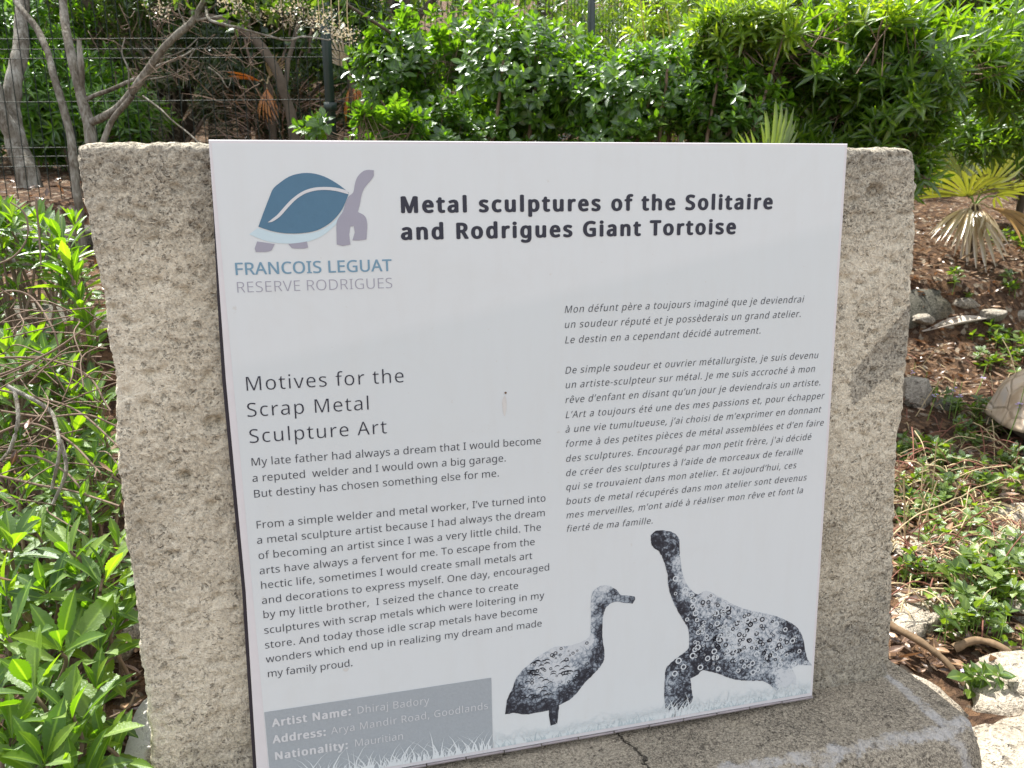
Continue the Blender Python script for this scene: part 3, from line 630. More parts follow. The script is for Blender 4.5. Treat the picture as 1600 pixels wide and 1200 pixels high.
L_DRYFL = mat_leaf('dry_flower', (0.22, 0.18, 0.12), (0.36, 0.31, 0.22), (0.50, 0.46, 0.36), 0.3, (1.1, 1.0, 0.8))
POSTM = mat_plain('dark_green_steel', (0.018, 0.035, 0.032), 0.4, 0.5, 0.15, 8)
WIREM = mat_plain('dark_green_wire', (0.015, 0.025, 0.020), 0.6, 0.25, 0.15, 8)

def soil_material():
    n = Nodes('soil')
    P = n.coord()
    a = n.noise(P, 3, 5, 0.65); b = n.noise(P, 22, 6, 0.75); c = n.noise(P, 110, 4, 0.7)
    chips = n.voro(P, 42, out='Color')
    k = n.math('ADD', n.math('MULTIPLY', a, 0.5), n.math('MULTIPLY', b, 0.5))
    col = n.ramp(k, [(0.32, (0.035, 0.022, 0.015)), (0.47, (0.075, 0.045, 0.030)), (0.60, (0.13, 0.085, 0.055)), (0.74, (0.25, 0.20, 0.145))])
    ch = n.sep(chips)
    col = n.mix(n.math('MULTIPLY', n.ramp(ch[0], [(0.55, 0), (0.8, 1)]), 0.55), col, (0.27, 0.16, 0.09))
    col = n.mix(n.ramp(ch[1], [(0.9, 0), (0.94, 0.6)]), col, (0.42, 0.37, 0.29))
    h = n.math('ADD', n.math('MULTIPLY', b, 1.2), n.math('ADD', c, n.math('MULTIPLY', n.voro(P, 42), 0.8)))
    return n.pbr(col, 0.95, n.bump(h, 1.0, 0.02), 0.15)
SOIL = soil_material()

# ================================================================ ground
LP = [(-6, -.3), (-.6, .0), (0, .06), (.5, .20), (1, .38), (1.45, .50), (1.56, .76), (2, .83), (2.6, .95), (2.92, 1.0), (3.05, 1.2), (3.4, 1.27), (4.5, 1.42), (7, 1.9), (14, 4.0), (40, 14), (90, 26)]
RP = [(-6, -.5), (-.4, .0), (.2, .09), (.5, .13), (.9, .16), (1.4, .20), (2.0, .31), (2.32, .46), (2.48, .72), (2.8, .84), (3.3, 1.0), (4.5, 1.2), (7, 1.75), (14, 4.0), (40, 14), (90, 26)]
lx, lz = zip(*LP); rx, rz = zip(*RP)
def ground_z(x, y):
    yy = y + 0.16 * noise.noise(Vector((x * 1.3, y * 0.4, 3.3)))
    t = min(1, max(0, (x + 0.1) / 1.7)); t = t * t * (3 - 2 * t)
    z = (1 - t) * np.interp(yy, lx, lz) + t * np.interp(yy, rx, rz)
    p = Vector((x, y, 0))
    amp = min(1.0, 0.35 + 0.3 * math.hypot(x, y))
    return float(z + amp * 0.05 * noise.noise(p * 2.2) + 0.018 * noise.noise(p * 8) + 0.010 * noise.noise(p * 21))

def build_ground():
    def axis(lo, hi, a, b, n, m):
        """fine between a and b, ever coarser outside"""
        mid = np.linspace(a, b, n)
        t = np.linspace(0, 1, m)[1:]
        return np.concatenate([(a - (a - lo) * t ** 2.6)[::-1], mid, b + (hi - b) * t ** 2.6])
    xs = axis(-80, 80, -1.5, 4.6, 230, 26)
    ys = axis(-40, 90, -.6, 5.0, 220, 26)
    V = np.array([(x, y, ground_z(x, y)) for y in ys for x in xs])
    nx = len(xs)
    i, j = np.meshgrid(np.arange(nx - 1), np.arange(len(ys) - 1))
    a = (j * nx + i).ravel()
    F = np.stack([a, a + 1, a + nx + 1, a + nx], 1)
    o = link('ground', np_mesh('ground', V, F), SOIL, None, True)
    o['kind'] = 'structure'
build_ground()
def G(px, py, n=140):
    """where the line of sight through (px, py) meets the ground"""
    d = RROT @ np.array([(px - 800) / F_PX, (py - 600) / F_PX, 1.0])
    s = 0.5
    while s < 12:
        p = CAM + d * s
        if p[2] < ground_z(p[0], p[1]): return Vector(p)
        s += 0.02
    return Vector(CAM + d * 6)

# ================================================================ the stone slab
def build_slab():
    Y0, Y1 = 0.030, 0.20
    zt = TOP + 0.001
    left = [(-1, -.163), (.18, -.163), (.44, -.160), (.61, -.158), (.74, -.157), (.87, -.149), (1.01, -.153), (1.10, -.158), (1.145, -.162), (1.17, -.158)]
    right = [(-1, 1.092), (.25, 1.085), (.30, 1.082), (.45, 1.072), (.68, 1.063), (.85, 1.066), (1.0, 1.063), (1.07, 1.060), (1.11, 1.059), (1.13, 1.054), (1.155, 1.046), (1.17, 1.040)]
    lz_, lx_ = zip(*left); rz_, rx_ = zip(*right)
    # perimeter as (side, fraction)
    per = []
    R = 0.012
    for t in np.linspace(1, 0, 16): per.append(('L', Y0 + R + (Y1 - Y0 - R) * t))
    for t in np.linspace(0, 1, 6)[1:-1]: per.append(('CL', t))
    for t in np.linspace(0, 1, 64): per.append(('F', R + (0.19 - R) * t))
    for t in np.linspace(0, 1, 18)[1:-1]: per.append(('M', t))
    for t in np.linspace(1, 0, 62): per.append(('B', R + (0.185 - R) * t))
    for t in np.linspace(0, 1, 6)[1:-1]: per.append(('CR', t))
    for t in np.linspace(0, 1, 16): per.append(('R', Y0 + R + (Y1 - Y0 - R) * t))
    for t in np.linspace(0, 1, 12)[1:-1]: per.append(('K', t))
    zs = list(np.linspace(0.16, zt - R, 330))
    rows = [(z, 0.0) for z in zs] + [(zt - R + R * math.sin(a), R * (1 - math.cos(a))) for a in np.linspace(0, math.pi / 2, 6)[1:]] + [(zt, R + 0.006), (zt, R + 0.03)]
    V = []
    for z, ins in rows:
        a = np.interp(z, lz_, lx_) + ins; b = np.interp(z, rz_, rx_) - ins
        y0, y1 = Y0 + ins, Y1 - ins
        for k, s in per:
            if k == 'L': V.append((a, min(s, y1), z))
            elif k == 'R': V.append((b, min(s, y1), z))
            elif k == 'CL':
                V.append((a + R - R * math.cos(s * math.pi / 2), y0 + R - R * math.sin(s * math.pi / 2), z))
            elif k == 'CR':
                V.append((b - R + R * math.sin(s * math.pi / 2), y0 + R - R * math.cos(s * math.pi / 2), z))
            elif k == 'F': V.append((a + s, y0, z))
            elif k == 'B': V.append((b - s, y0, z))
            elif k == 'M': V.append((a + 0.19 + (b - a - 0.375) * s, y0, z))
            else: V.append((b + (a - b) * s, y1, z))
    V = np.array(V)
    n = len(per); m = len(rows)
    F = [(j * n + i, j * n + (i + 1) % n, (j + 1) * n + (i + 1) % n, (j + 1) * n + i) for j in range(m - 1) for i in range(n)]
    me = np_mesh('stone_slab', V, np.array(F))
    N = np.zeros(len(V) * 3, np.float32); me.vertex_normals.foreach_get('vector', N); N = N.reshape(-1, 3)
    holes = [((-.03, .80), .013, .016), ((-.075, .73), .009, .010), ((.98, 1.095), .016, .014), ((.94, 1.085), .007, .008),
             ((.975, 1.06), .007, .006), ((-.10, .62), .008, .006), ((-.05, .55), .007, .007), ((-.115, .47), .006, .006), ((-.06, .36), .018, .008), ((-.02,.30), .016, .009)]
    D = np.empty(len(V))
    for i, p in enumerate(V):
        q = Vector(p)
        d = 0.0035 * noise.noise(q * 9) + 0.0024 * noise.noise(q * 34) + 0.0020 * noise.noise(q * 90) + 0.0012 * noise.noise(q * 210)
        c = noise.noise(q * 75 + Vector((5, 0, 0)))
        if c > 0.22: d -= (c - 0.22) * 0.012
        for (hx, hz), r, dep in holes:
            e = ((q.x - hx) / 1.25) ** 2 + (q.z - hz) ** 2
            if e < r * r * 1.4: d -= dep * max(0, 1 - e / (r * r)) * (0.75 + 0.6 * noise.noise(q * 120))
        if N[i, 1] < -0.5 and -.01 < q.x < 0.93 and 0.24 < q.z < 1.15: d = min(d, 0.0)
        D[i] = d
    V2 = V + N * D[:, None]
    me.vertices.foreach_set('co', V2.astype(np.float32).ravel())
    # lichen and damp: darker along the top, at the foot, and one grey scar on the right
    st = np.zeros(len(V))
    for i, p in enumerate(V):
        q = Vector(p); w_ = 0.05 * noise.noise(q * 9) + 0.03 * noise.noise(q * 28)
        top = max(0, 1 - (TOP - q.z + w_) / 0.16) * .75
        foot = max(0, min(1, (0.46 - q.z + w_ * 1.6) / 0.16)) * .85 if q.x > .5 else max(0, min(1, (0.36 - q.z + w_ * 1.6) / 0.14)) * .7
        u_, v_ = q.x - 1.025, q.z - 0.835
        scar = 1.0 if (abs(v_ - u_ * .9) < .030 + .45 * (u_ + .055) * .5 and u_ > -.055 + w_ * .4) else 0.0
        st[i] = min(1, max(top, foot, scar * .8))
    at_ = me.attributes.new('stain', 'FLOAT', 'POINT'); at_.data.foreach_set('value', st.astype(np.float32))
    bm = bmesh.new(); bm.from_mesh(me); bm.verts.ensure_lookup_table()
    bm.faces.new([bm.verts[(m - 1) * n + i] for i in range(n)])
    bm.faces.new([bm.verts[i] for i in reversed(range(n))])
    bm.to_mesh(me); bm.free()
    o = link('stone_slab', me, LIME, None, True)
    tag(o, 'upright slab of pitted coral limestone carrying the white information sign', 'slab')
build_slab()

def rounded_block(name, lo, hi, r, mat, cuts, amp, seed, warpx=1.0):
    bm = bmesh.new()
    bmesh.ops.create_cube(bm, size=2)
    bmesh.ops.subdivide_edges(bm, edges=bm.edges[:], cuts=cuts, use_grid_fill=True)
    lo = Vector(lo); hi = Vector(hi); c = (lo + hi) / 2; h = (hi - lo) / 2
    for v in bm.verts:
        p = v.co.copy()
        p.x = math.copysign(abs(p.x) ** warpx, p.x)
        q = Vector((p.x * h.x, p.y * h.y, p.z * h.z))
        i = Vector([max(-h[k] + r, min(h[k] - r, q[k])) for k in range(3)])
        d = q - i
        if d.length > 1e-6: q = i + d.normalized() * min(r, d.length * 1.2) if sum(abs(x) > 1e-6 for x in d) > 1 else q
        v.co = q + c
    bm.normal_update()
    for v in bm.verts:
        q = v.co + Vector((seed, 0, 0))
        v.co += v.normal * (amp * (3.5 * noise.noise(q * 4) + 1.8 * noise.noise(q * 12) + 0.7 * noise.noise(q * 40) + 0.5 * noise.noise(q * 90)))
    me = bpy.data.meshes.new(name); bm.to_mesh(me); bm.free()
    return link(name, me, mat, None, True)
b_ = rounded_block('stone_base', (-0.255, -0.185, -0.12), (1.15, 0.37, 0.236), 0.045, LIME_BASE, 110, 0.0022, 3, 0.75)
# worn front shoulder: the block's top falls away in front of the ridge, the right corner is rounded off
me = b_.data
for v in me.vertices:
    x, y, z = v.co
    if z > 0.1 and y < -0.11: v.co.z -= (-0.11 - y) * 0.55 * min(1, (z - .1) / .1)
    r_ = (x - 0.98) / 0.17; f_ = (-0.02 - y) / 0.16
    if r_ > 0 and f_ > 0 and r_ * r_ + f_ * f_ > 1:
        k = 1 / math.sqrt(r_ * r_ + f_ * f_); k = 1 - (1 - k) * 0.55
        v.co.x = 0.98 + r_ * k * 0.17; v.co.y = -0.02 - f_ * k * 0.16
tag(b_, 'low weathered limestone block with pale crust streaks, its left end whitened for sunlight, under the upright slab', 'plinth')

# ================================================================ the sign
SIGN = empty('information_sign', (0.45, 0.028, 0.25), 'white printed information panel about metal tortoise and bird sculptures, on the stone slab', 'sign')
SO = Vector(SIGN.location)
def sheet_mesh(name, polys, y, mat, parent, depth=0.0):
    """flat shapes in sign coordinates (u right, v down), given a y"""
    V = []; F = []
    from mathutils.geometry import tessellate_polygon
    for poly in polys:
        o = len(V)
        V += [(u - SO.x, y - SO.y, TOP - v - SO.z) for u, v in poly]
        for t in tessellate_polygon([[Vector((u, v, 0)) for u, v in poly]]):
            F.append(tuple(o + i for i in t))
    me = bpy.data.meshes.new(name)
    me.from_pydata(V, [], F)
    bm = bmesh.new(); bm.from_mesh(me)
    for f in bm.faces:
        f.normal_update()
        if f.normal.y > 0: f.normal_flip()
    bm.to_mesh(me); bm.free()
    return link(name, me, mat, parent)

def board_material():
    n = Nodes('white_printed_board')
    P = n.coord()
    X, Y, Z = n.sep(P)[:3]
    # a very faint grey-blue swoosh printed across the sheet below a diagonal line, fading out downwards
    u = n.math('ADD', X, SO.x); v = n.math('SUBTRACT', TOP - SO.z, Z)
    line = n.math('MULTIPLY_ADD', u, -0.19, 0.277)
    line = n.math('ADD', line, n.math('MULTIPLY', n.math('MULTIPLY', u, n.math('SUBTRACT', 0.9, u)), 0.02))
    d = n.math('SUBTRACT', v, line)
    m = n.math('MULTIPLY', n.ramp(d, [(0.0, 0.0), (0.02, 0.8), (0.25, 0.5), (0.42, 0.0)]), 0.8)
    c = n.mix(m, (0.650, 0.695, 0.712), (0.595, 0.65, 0.668))
    # thin dirt: dust film with faint runs
    st = n.n('ShaderNodeMapping'); n.set(st, 'Vector', P); n.set(st, 'Scale', (26.0, 1.0, 5.0))
    k = n.noise(st.outputs[0], 1.6, 5, 0.6)
    c = n.mix(n.math('MULTIPLY', n.ramp(k, [(0.45, 0), (0.8, 1)]), 0.10), c, (0.52, 0.50, 0.45))
    sp_ = n.noise(P, 6, 6, .7, 1.5)
    c = n.mix(n.math('MULTIPLY', n.ramp(sp_, [(.5, 0), (.75, 1)]), 0.16), c, (0.56, 0.57, 0.55))
    f = n.noise(P, 90, 3)
    c = n.mix(n.ramp(f, [(0.72, 0), (0.78, 0.25)]), c, (0.45, 0.40, 0.32))
    return n.pbr(c, n.math('MULTIPLY_ADD', k, 0.15, 0.28), n.bump(n.noise(P, 9, 2), 0.04, 0.004), 0.45)
BOARD = board_material()
WHITE = mat_plain('white_board_edge', (0.66, 0.65, 0.67), 0.4, 0.4, 0.06, 40)
BACKM = mat_plain('dark_backing', (0.035, 0.03, 0.04), 0.6, 0.4, 0.2, 20)
TRIM = mat_plain('dull_metal_trim', (0.30, 0.27, 0.28), 0.45, 0.5, 0.25, 60)
INK = mat_plain('charcoal_ink', (0.024, 0.027, 0.045), 0.5, 0.4, 0.05)
INK2 = mat_plain('grey_ink', (0.045, 0.05, 0.065), 0.5, 0.4, 0.05)
BLUE = mat_plain('blue_ink', (0.075, 0.175, 0.27), 0.45, 0.4, 0.06, 90)
BLUE2 = mat_plain('mid_blue_ink', (0.17, 0.31, 0.42), 0.45, 0.4, 0.05)
PALEB = mat_plain('pale_blue_ink', (0.53, 0.67, 0.73), 0.45, 0.4, 0.05)
MAUVE = mat_plain('mauve_grey_ink', (0.33, 0.33, 0.40), 0.45, 0.4, 0.05)
BOXC = mat_plain('slate_grey_ink', (0.35, 0.39, 0.42), 0.45, 0.4, 0.10, 260)
PAPERW = mat_plain('off_white_ink', (0.62, 0.64, 0.66), 0.5, 0.4, 0.03)
LIGHTG = mat_plain('light_grey_ink', (0.60, 0.65, 0.68), 0.5, 0.4, 0.05)

# board: outer edge a little wider than the print, bulging to the lower left
outl = [(-0.001, -0.0015)] + [(-0.001 - 0.006 * min(1, v / 0.3) - max(0, v - 0.6) * 0.028, v) for v in np.linspace(0.1, 0.9, 9)] + [(-0.0155, 0.917)]
outl += [(0.902, 0.917), (0.902, -0.0015)]
def slab_of(name, outline, y0, y1, mat, bevel):
    bm = bmesh.new()
    vs = [bm.verts.new((u - SO.x, y0 - SO.y, TOP - v - SO.z)) for u, v in outline]
    f = bm.faces.new(vs)
    r = bmesh.ops.extrude_face_region(bm, geom=[f])
    for v in [e for e in r['geom'] if isinstance(e, bmesh.types.BMVert)]: v.co.y = y1 - SO.y
    bmesh.ops.recalc_face_normals(bm, faces=bm.faces)
    if bevel:
        ed = [e for e in bm.edges if all(abs(v.co.y - (y0 - SO.y)) < 1e-6 for v in e.verts)]
        bmesh.ops.bevel(bm, geom=ed, offset=bevel, segments=3, profile=0.6, affect='EDGES')
    me = bpy.data.meshes.new(name); bm.to_mesh(me); bm.free()
    return link(name, me, mat, SIGN)
slab_of('board', outl, 0.0, 0.011, WHITE, 0.0022)
slab_of('backing', [(u - 0.006 * min(1, v / .25) if u < .5 else u + 0.0025, v + (0.003 if v > .5 else 0.002)) for u, v in outl], 0.0125, 0.036, BACKM, 0)
sheet = slab_of('printed_sheet', [(0.0025, 0.003), (0.0025, 0.909), (0.8965, 0.909), (0.8965, 0.003)], -0.0006, 0.001, BOARD, 0)
tr = Acc()
xs_ = np.linspace(-0.012, 0.902, 16)
for i in range(15):                      # a thin trim lies along the foot in slightly uneven lengths
    dz = random.uniform(-.0006, .0006)
    tr.box((xs_[i] + .001, -0.0035, 0.2465 + dz), (xs_[i + 1] - .001, -0.0008, 0.2495 + dz))
tr.build('bottom_trim', TRIM, SIGN, False, SO)

# ---- lettering
def parse(glyphs):
    out = {}
    for ch, s in glyphs.items():
        a, *ps = s.split('|')
        pts = []
        for p in ps:
            if p:
                q = list(map(int, p.split()))
                pts.append(np.array(q, float).reshape(-1, 2) / 1000)
        out[ch] = (int(a) / 1000, pts)
    return out
FONT = parse(NOTO)

def text_line(kind, s, u0, v0, u1, v1):
    cap, off, shear, mat, font, narrow = {
        'title': (.0200, .046, 0, INK, FONT, .98), 'logo_bold': (.0153, .013, 0, BLUE2, FONT, 1.04), 'logo_thin': (.0140, -.012, 0, MAUVE, FONT, 1.04),
        'head': (.0190, -.006, 0, INK, FONT, 1), 'body': (.0109, -.003, 0, INK2, FONT, 1), 'italic': (.0103, -.003, .20, INK2, FONT, .93),
        'bold': (.0120, .040, 0, PAPERW, FONT, .95), 'box': (.0118, -.004, 0, PAPERW, FONT, .95)}[kind]
    em = cap / 0.575
    nat = sum(font[c][0] for c in s) * narrow
    track = ((u1 - u0) / em - nat) / max(1, len(s) - 1) if len(s) > 1 else 0
    cu = bpy.data.curves.new('line', 'CURVE')
    cu.dimensions = '2D'; cu.fill_mode = 'BOTH'
    cu.offset = min(off, 0.0)
    x = 0.0
    for c in s:
        adv, polys = font[c]
        for p in polys:
            sp = cu.splines.new('POLY')
            sp.points.add(len(p) - 1)
            co = np.zeros((len(p), 4)); co[:, 0] = (p[:, 0] * narrow + p[:, 1] * shear) + x; co[:, 1] = p[:, 1]; co[:, 3] = 1
            sp.points.foreach_set('co', co.ravel()); sp.use_cyclic_u = True
        x += adv * narrow + track
    tmp = bpy.data.objects.new('line', cu)
    me = bpy.data.meshes.new_from_object(tmp)
    bpy.data.objects.remove(tmp); bpy.data.curves.remove(cu)
    me.name = 'text_line'
    ang = math.atan2(-(v1 - v0), (u1 - u0))
    ca, sa = math.cos(ang) * em, math.sin(ang) * em
    yy = -0.0019 if kind in ('bold', 'box') else -0.0011
    for v in me.vertices:
        a, b = v.co.x, v.co.y
        v.co = (u0 + a * ca - b * sa - SO.x, yy - SO.y, TOP - v0 + a * sa + b * ca - SO.z)
    me.materials.clear()
    if off > 0:                                  # heavy weights: the letter spread to all sides, in hair-thin layers
        n0 = len(me.vertices)
        V0 = np.empty(n0 * 3, np.float32); me.vertices.foreach_get('co', V0); V0 = V0.reshape(-1, 3)
        fs = [tuple(p.vertices) for p in me.polygons]
        V, F = [], []
        for k in range(9):
            a = 2 * math.pi * k / 8
            r = 0 if k == 8 else off * em
            V.append(V0 + np.array([math.cos(a) * r * 1.0, -4e-6 * k, math.sin(a) * r * .62]))
            F += [tuple(i + n0 * k for i in f) for f in fs]
        me = bpy.data.meshes.new('text_line')
        me.from_pydata(np.concatenate(V).tolist(), [], F)
    o = link('text_line', me, mat, sheet)
    return o
for ln in LINES:
    text_line(*ln)

# ---- tortoise emblem
def curve_pts(pts, sub=4):
    P = [Vector((*p, 0)) for p in pts]; n = len(P); out = []
    for i in range(n):
        a, b, c, d = P[i - 1], P[i], P[(i + 1) % n], P[(i + 2) % n]
        sharp = (b - a).angle(c - b) > 1.0 or (c - b).angle(d - c) > 1.0
        k = 1 if sharp else sub
        for j in range(k):
            t = j / k
            q = 0.5 * ((2 * b) + (c - a) * t + (2 * a - 5 * b + 4 * c - d) * t * t + (3 * b - a - 3 * c + d) * t ** 3)
            out.append((q.x, q.y))
    return out
logo = sheet_mesh('emblem_shell', [curve_pts(PRINT['SHELL'])], -0.0013, BLUE, sheet)
sheet_mesh('emblem_leaf_vein', [curve_pts(PRINT['VEIN'])], -0.0017, PAPERW, sheet)
sheet_mesh('emblem_rim', [curve_pts(PRINT['RIM'])], -0.0010, PALEB, sheet)
sheet_mesh('emblem_head_and_legs', [curve_pts(PRINT[k]) for k in ('NECK', 'FOOTA', 'FOOTB')], -0.00115, MAUVE, sheet)

# ---- the two printed pictures of sculptures and the grass
def scrap_print(name, amp, scale):
    """printed picture: its own greys come from the 'tone' of the drawing, broken up by scrap-metal texture"""
    n = Nodes(name)
    P = n.coord()
    a = n.noise(P, 150 * scale, 6, 0.75, 0.5)
    v = n.voro(P, 150 * scale, 'DISTANCE_TO_EDGE')
    t = n.math('MULTIPLY_ADD', n.math('SUBTRACT', a, 0.5), amp, n.math('MULTIPLY_ADD', n.attr('tone'), 1.1, 0.12))
    t = n.math('SUBTRACT', t, n.math('MULTIPLY', n.ramp(v, [(0.0, 1.0), (0.16, 0.0)]), 0.22))
    c = n.ramp(t, [(0.0, (0.022, 0.024, 0.034)), (0.22, (0.04, 0.045, 0.06)), (0.40, (0.15, 0.18, 0.22)), (0.58, (0.32, 0.37, 0.42)), (0.85, (0.56, 0.60, 0.63))])
    return n.pbr(c, 0.5, None, 0.4)
DARKP = mat_plain('picture_black', (0.022, 0.024, 0.034), 0.5, 0.4, 0.3, 200)
DUCK_TONE = [(640,405,.3),(600,400,.45),(530,352,.8),(500,400,.5),(560,380,.25),(465,440,.65),(505,450,.12),(478,520,.5),(508,560,.08),(440,600,.85),(500,650,.1),(300,648,.8),(380,645,.85),(220,690,.65),(150,760,.4),(100,850,.15),(75,930,.02),(150,930,.02),(250,912,.05),(250,740,.85),(310,760,.9),(200,800,.7),(165,870,.35),(270,840,.5),(350,740,.75),(400,700,.45),(430,765,.05),(350,850,.1),(290,960,.05)]
TORT_TONE = [(770,120,.05),(830,105,.3),(850,160,.2),(760,150,.05),(808,230,.05),(862,230,.6),(830,300,.15),(880,310,.7),(848,370,.05),(900,375,.65),(885,450,.02),(920,500,.2),(940,400,.35),(1000,385,.85),(960,450,.6),(1080,430,.65),(1050,540,.35),(1000,600,.4),(1100,580,.7),(1180,590,1.),(1160,520,.6),(1250,495,.7),(1300,560,.6),(1350,600,.75),(1380,550,.15),(1440,640,.1),(1420,585,.3),(1250,620,.5),(1120,655,.65),(955,640,.12),(1020,680,.08),(1000,720,.1),(1080,735,.15),(1180,745,.25),(1280,700,.5),(1380,700,.5),(1350,760,.8),(1290,790,.3),(1390,780,1.),(860,715,.12),(830,800,.4),(900,760,.25),(880,850,.15),(825,880,.3),(955,740,.02)]
def jag(pts, amp, n=3):
    out = []
    for i, p in enumerate(pts):
        q = pts[(i + 1) % len(pts)]
        for j in range(n):
            t = j / n
            out.append((p[0] + (q[0] - p[0]) * t + random.uniform(-amp, amp), p[1] + (q[1] - p[1]) * t + random.uniform(-amp, amp)))
    return out
def zz(x, y):                                    # picture coordinates of the two birds -> sheet
    X = (770 + x / 3 - 800) / F_PX; Y = (800 + y / 3 - 600) / F_PX
    d = RROT @ np.array([X, Y, 1.0]); s = (0 - CAM[1]) / d[1]
    p = CAM + d * s
    return (p[0], TOP - p[2])
def inside(p, poly):
    c = False; x, y = p
    for i in range(len(poly)):
        x1, y1 = poly[i]; x2, y2 = poly[i - 1]
        if (y1 > y) != (y2 > y) and x < (x2 - x1) * (y - y1) / (y2 - y1) + x1: c = not c
    return c
def ringset(name, poly, n, area, rr, mat_, y, parent, arc=(0, 2 * math.pi), wd=0.35):
    V = []; F = []
    k = 0; tries = 0
    while k < n and tries < 5000:
        tries += 1
        c = zz(random.uniform(area[0], area[2]), random.uniform(area[1], area[3]))
        r = random.uniform(*rr)
        if not all(inside((c[0] + r * math.cos(t), c[1] + r * math.sin(t)), poly) for t in (0, 1.57, 3.14, 4.71)): continue
        o = len(V); m = 14
        a0, a1 = arc
        for i in range(m + 1):
            t = a0 + (a1 - a0) * i / m
            w_ = wd * (1 if a1 - a0 > 6 else math.sin(math.pi * i / m))
            for q in (r, r * (1 - w_)):
                V.append((c[0] + q * math.cos(t) - SO.x, y - SO.y, TOP - c[1] - q * math.sin(t) - SO.z))
        F += [(o + 2 * i, o + 2 * i + 1, o + 2 * i + 3, o + 2 * i + 2) for i in range(m)]
        k += 1
    me = np_mesh(name, np.array(V), np.array(F))
    o = link(name, me, mat_, parent); o['kind'] = 'stuff'
    return o
def picture(name, outline, tones, mat_, y):
    from mathutils.geometry import delaunay_2d_cdt
    n0 = len(outline)
    us = [p[0] for p in outline]; vs = [p[1] for p in outline]
    pts = list(outline)
    st = 0.0028
    for i in range(int((max(us) - min(us)) / st)):
        for j in range(int((max(vs) - min(vs)) / st)):
            p = (min(us) + i * st, min(vs) + j * st + (i % 2) * st / 2)
            if inside(p, outline): pts.append(p)
    vv, _, ff, *_r = delaunay_2d_cdt([Vector(p) for p in pts], [], [list(range(n0))], 1, 1e-7)
    ctrl = [(zz(x, y_), t) for x, y_, t in tones]
    tone = []
    for p in vv:
        w_ = [(1 / ((p.x - c[0]) ** 2 + (p.y - c[1]) ** 2 + 6e-6) ** 1.5, t) for c, t in ctrl]
        tone.append(sum(a * t for a, t in w_) / sum(a for a, t in w_))
    me = bpy.data.meshes.new(name)
    me.from_pydata([(p.x - SO.x, y - SO.y, TOP - p.y - SO.z) for p in vv], [], [tuple(f) for f in ff])
    at_ = me.attributes.new('tone', 'FLOAT', 'POINT'); at_.data.foreach_set('value', tone)
    return link(name, me, mat_, sheet)
duck = picture('bird_picture', jag(curve_pts(PRINT['DUCK'], 3), .00045, 2), DUCK_TONE, scrap_print('printed_bird_picture', 1.7, 0.9), -0.0010)
tort = picture('tortoise_picture', jag(curve_pts(PRINT['TORT'], 3), .00045, 2), TORT_TONE, scrap_print('printed_tortoise_picture', 2.5, 0.9), -0.0010)
ringset('printed_rings_dark', PRINT['TORT'], 130, (930, 390, 1460, 720), (.0016, .0050), DARKP, -0.0013, sheet, wd=.45)
ringset('printed_rings_pale', PRINT['TORT'], 110, (830, 250, 1470, 760), (.0014, .0058), LIGHTG, -0.0015, sheet, wd=.4)
ringset('printed_feather_marks', PRINT['DUCK'], 60, (130, 690, 400, 900), (.004, .0065), DARKP, -0.0013, sheet, (math.pi * 1.05, math.pi * 1.95), .35)
ringset('printed_bird_rings', PRINT['DUCK'], 36, (180, 600, 500, 800), (.0012, .0035), DARKP, -0.0015, sheet, wd=.4)
sheet_mesh('name_box', [[(0.0035, .7868), (.3362, .7872), (.3358, .9085), (.0035, .9085)]], -0.0012, BOXC, sheet)

def print_grass(name, u0, u1, n, h0, h1, mat_, y, dense=1):
    V = []; F = []
    for i in range(n):
        u = random.uniform(u0, u1); h = random.uniform(h0, h1) * (0.5 + random.random() ** 2)
        lean = random.uniform(-.8, .8) * h; wd = random.uniform(.0008, .0022)
        vb = 0.9088; o = len(V)
        for t in (0, .35, .7, 1):
            uu = u + lean * t * t; vv = vb - h * t * (1 - .12 * t); ww = wd * (1 - t) + 0.00005
            for s in (-1, 1):
                V.append((min(max(uu + s * ww, u0 - .004), u1 + .002) - SO.x, y - SO.y + i * 1e-7, TOP - vv - SO.z))
        F += [(o + 2 * j, o + 2 * j + 1, o + 2 * j + 3, o + 2 * j + 2) for j in range(3)]
    me = np_mesh(name, np.array(V), np.array(F))
    return link(name, me, mat_, sheet)
PG1 = mat_plain('printed_grass_pale', (0.66, 0.71, 0.73), 0.5, 0.4, 0.05)
PG2 = mat_plain('printed_grass_blue', (0.46, 0.54, 0.57), 0.5, 0.4, 0.3, 60)
PG3 = mat_plain('printed_grass_haze', (0.62, 0.68, 0.70), 0.5, 0.4, 0.12, 60)
print_grass('printed_grass_on_box', .02, .335, 260, .006, .040, PG1, -0.0022)
print_grass('printed_grass', .34, .895, 1100, .006, .028, PG3, -0.00155)
print_grass('printed_grass_shade', .34, .895, 200, .004, .015, PG2, -0.00165)
print_grass('printed_grass_at_leg', .615, .675, 26, .018, .038, PG1, -0.0018)

# faint rusty drip and specks on the printed face
STAIN = mat_plain('rusty_stain', (0.60, 0.60, 0.585), 0.6, 0.3, 0.12, 150)
SPECK = mat_plain('brown_speck', (0.16, 0.10, 0.06), 0.7, 0.3, 0.3)
def spot(name, u, v, r, mat_, y, sy=1.0):
    pts = [(u + r * (1 + .35 * noise.noise(Vector((u * 90 + math.cos(t), math.sin(t), 2)))) * math.cos(t), v + sy * r * (1 + .35 * noise.noise(Vector((math.cos(t), v * 90 + math.sin(t), 5)))) * math.sin(t)) for t in np.linspace(0, 2 * math.pi, 19)[:-1]]
    sheet_mesh(name, [pts], y, mat_, sheet)
spot('speck', .368, .343, .0016, SPECK, -0.0016)
spot('stain', .366, .362, .0032, STAIN, -0.0009, 4.2)
spot('stain', .121, .7385, .004, STAIN, -0.0009, .7)

